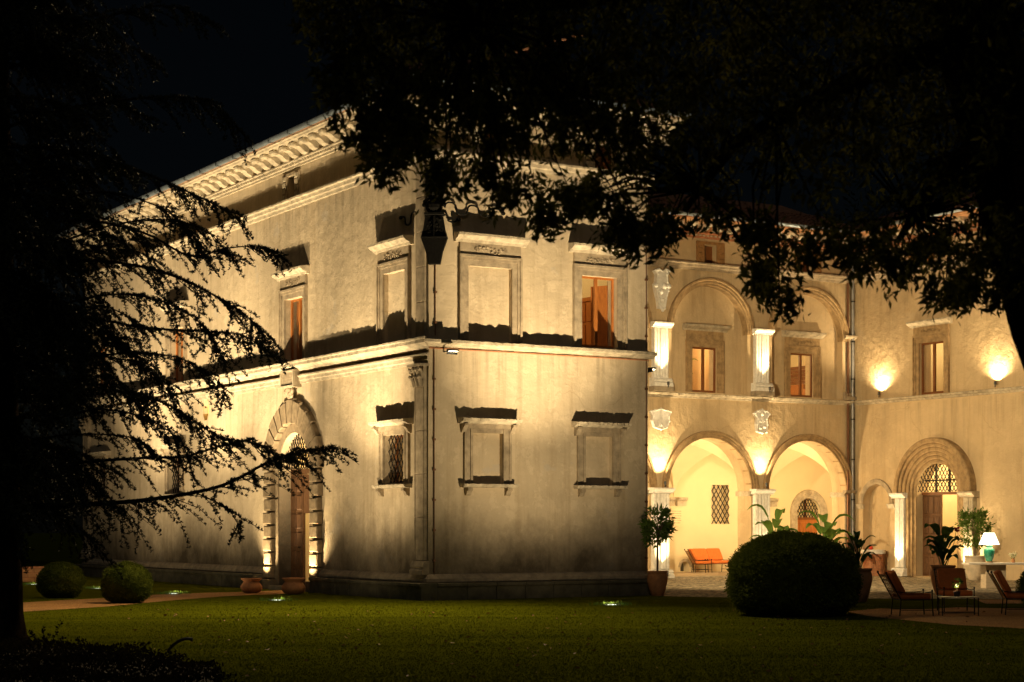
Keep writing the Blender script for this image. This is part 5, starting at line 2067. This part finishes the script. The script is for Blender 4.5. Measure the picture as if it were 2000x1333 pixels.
xs = [p[0] for p in poly]
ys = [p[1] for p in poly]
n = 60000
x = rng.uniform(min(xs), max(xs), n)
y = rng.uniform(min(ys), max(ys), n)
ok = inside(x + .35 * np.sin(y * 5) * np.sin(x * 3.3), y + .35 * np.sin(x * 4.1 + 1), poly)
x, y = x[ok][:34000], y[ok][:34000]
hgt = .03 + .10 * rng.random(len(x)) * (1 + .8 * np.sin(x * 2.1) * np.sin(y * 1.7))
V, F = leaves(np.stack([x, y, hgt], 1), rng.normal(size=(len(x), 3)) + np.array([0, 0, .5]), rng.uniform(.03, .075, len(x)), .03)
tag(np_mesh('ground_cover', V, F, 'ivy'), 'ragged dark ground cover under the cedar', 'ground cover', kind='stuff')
sg = empty('wild_sapling', gp(88, 1278))
tag(sg, 'small wild sapling growing at the foot of the cedar', 'sapling')
mb = MB()
LC, LDr = [], []
for i in range(6):
    a = i * 1.1
    pts = [Vector((0, 0, 0)), Vector((.1 * math.cos(a), .1 * math.sin(a), .16)), Vector((.28 * math.cos(a), .2 * math.sin(a), .22 + .05 * i))]
    mb.tube(pts, [.006, .005, .002], 4)
    for k in range(24):
        q = pts[1].lerp(pts[2], random.random()) if k > 6 else pts[0].lerp(pts[1], random.random())
        LC.append(tuple(q))
        LDr.append((random.uniform(-1, 1), random.uniform(-1, 1), random.uniform(-.4, 1)))
mb.build('stem', 'bark', sg)
V, F = leaves(np.array(LC), np.array(LDr), rng.uniform(.03, .06, len(LC)), .03)
np_mesh('foliage', V, F, 'ivy', sg)
hp = gp(352, 1276)
ho = MB()
pts = []
for i in range(12):
    t = i / 11
    pts.append(cw((326 + 50 * t - 1000) / 3567 * 26.2, 26.2, .0 + .20 * math.sin(math.pi * .62 * t) ** .8 if t > 0 else -.03))
ho.tube(pts, [.022] * 11 + [.03], 8)
o = ho.build('garden_hoop', 'black_plastic')
tag(o, 'black bent pipe hoop sticking out of the ground cover', 'pipe')

# short blades over the lawn in front of the villa
n = 120000
dp_ = 20.5 + 25 * rng.random(n) ** 1.5
xx = (rng.uniform(-150, 2150, n) - 1000) / 3567 * dp_
gx = CAM.x + xx * UX[0] + dp_ * UY[0]
gy = CAM.y + xx * UX[1] + dp_ * UY[1]
ok = np.ones(n, bool)
for P in ([gp(*p)[:2] for p in path_px], poly):
    ok &= ~inside(gx, gy, P)
tpp = [gp(*p)[:2] for p in [(1655, 1195), (1720, 1189), (1800, 1191), (1870, 1187), (1960, 1189), (2100, 1186), (2500, 1186), (2500, 1245), (2100, 1236), (1960, 1226), (1860, 1221), (1780, 1213), (1700, 1205)]]
ok &= ~inside(gx, gy, tpp)
ok &= ~((gx > -.6) & (gy > -.6))
ok &= ~((gx > 6) & (gy > -2))
ok &= ~((gx > 8) & (gy > -8.5))
gx, gy = gx[ok], gy[ok]
n = len(gx)
c = np.stack([gx, gy, np.zeros(n)], 1)
tip = c + np.stack([rng.normal(size=n) * .018, rng.normal(size=n) * .018, rng.uniform(.012, .028, n)], 1)
w = np.stack([rng.normal(size=n), rng.normal(size=n), np.zeros(n)], 1)
w /= np.linalg.norm(w, axis=1, keepdims=True)
V = np.stack([c - w * .006, c + w * .006, tip], 1).reshape(-1, 3)
F = np.arange(3 * n).reshape(-1, 3)
tag(np_mesh('grass', V, F, 'lawn'), 'short mown grass of the lawn in front of the villa', 'grass', kind='stuff')

# a few fallen leaves on the lawn
n = 260
dp_ = rng.uniform(21.5, 40, n)
xx = (rng.uniform(250, 1950, n) - 1000) / 3567 * dp_
c = np.stack([CAM.x + xx * UX[0] + dp_ * UY[0], CAM.y + xx * UX[1] + dp_ * UY[1], np.full(n, .03)], 1)
c = c[~((c[:, 0] > -.7) & (c[:, 1] > -.7))]
V, F = leaves(c, rng.normal(size=(len(c), 3)) * np.array([1, 1, .25]), rng.uniform(.05, .10, len(c)), .04)
tag(np_mesh('fallen_leaves', V, F, 'strap'), 'dry fallen leaves scattered over the lawn', 'leaves', kind='stuff')
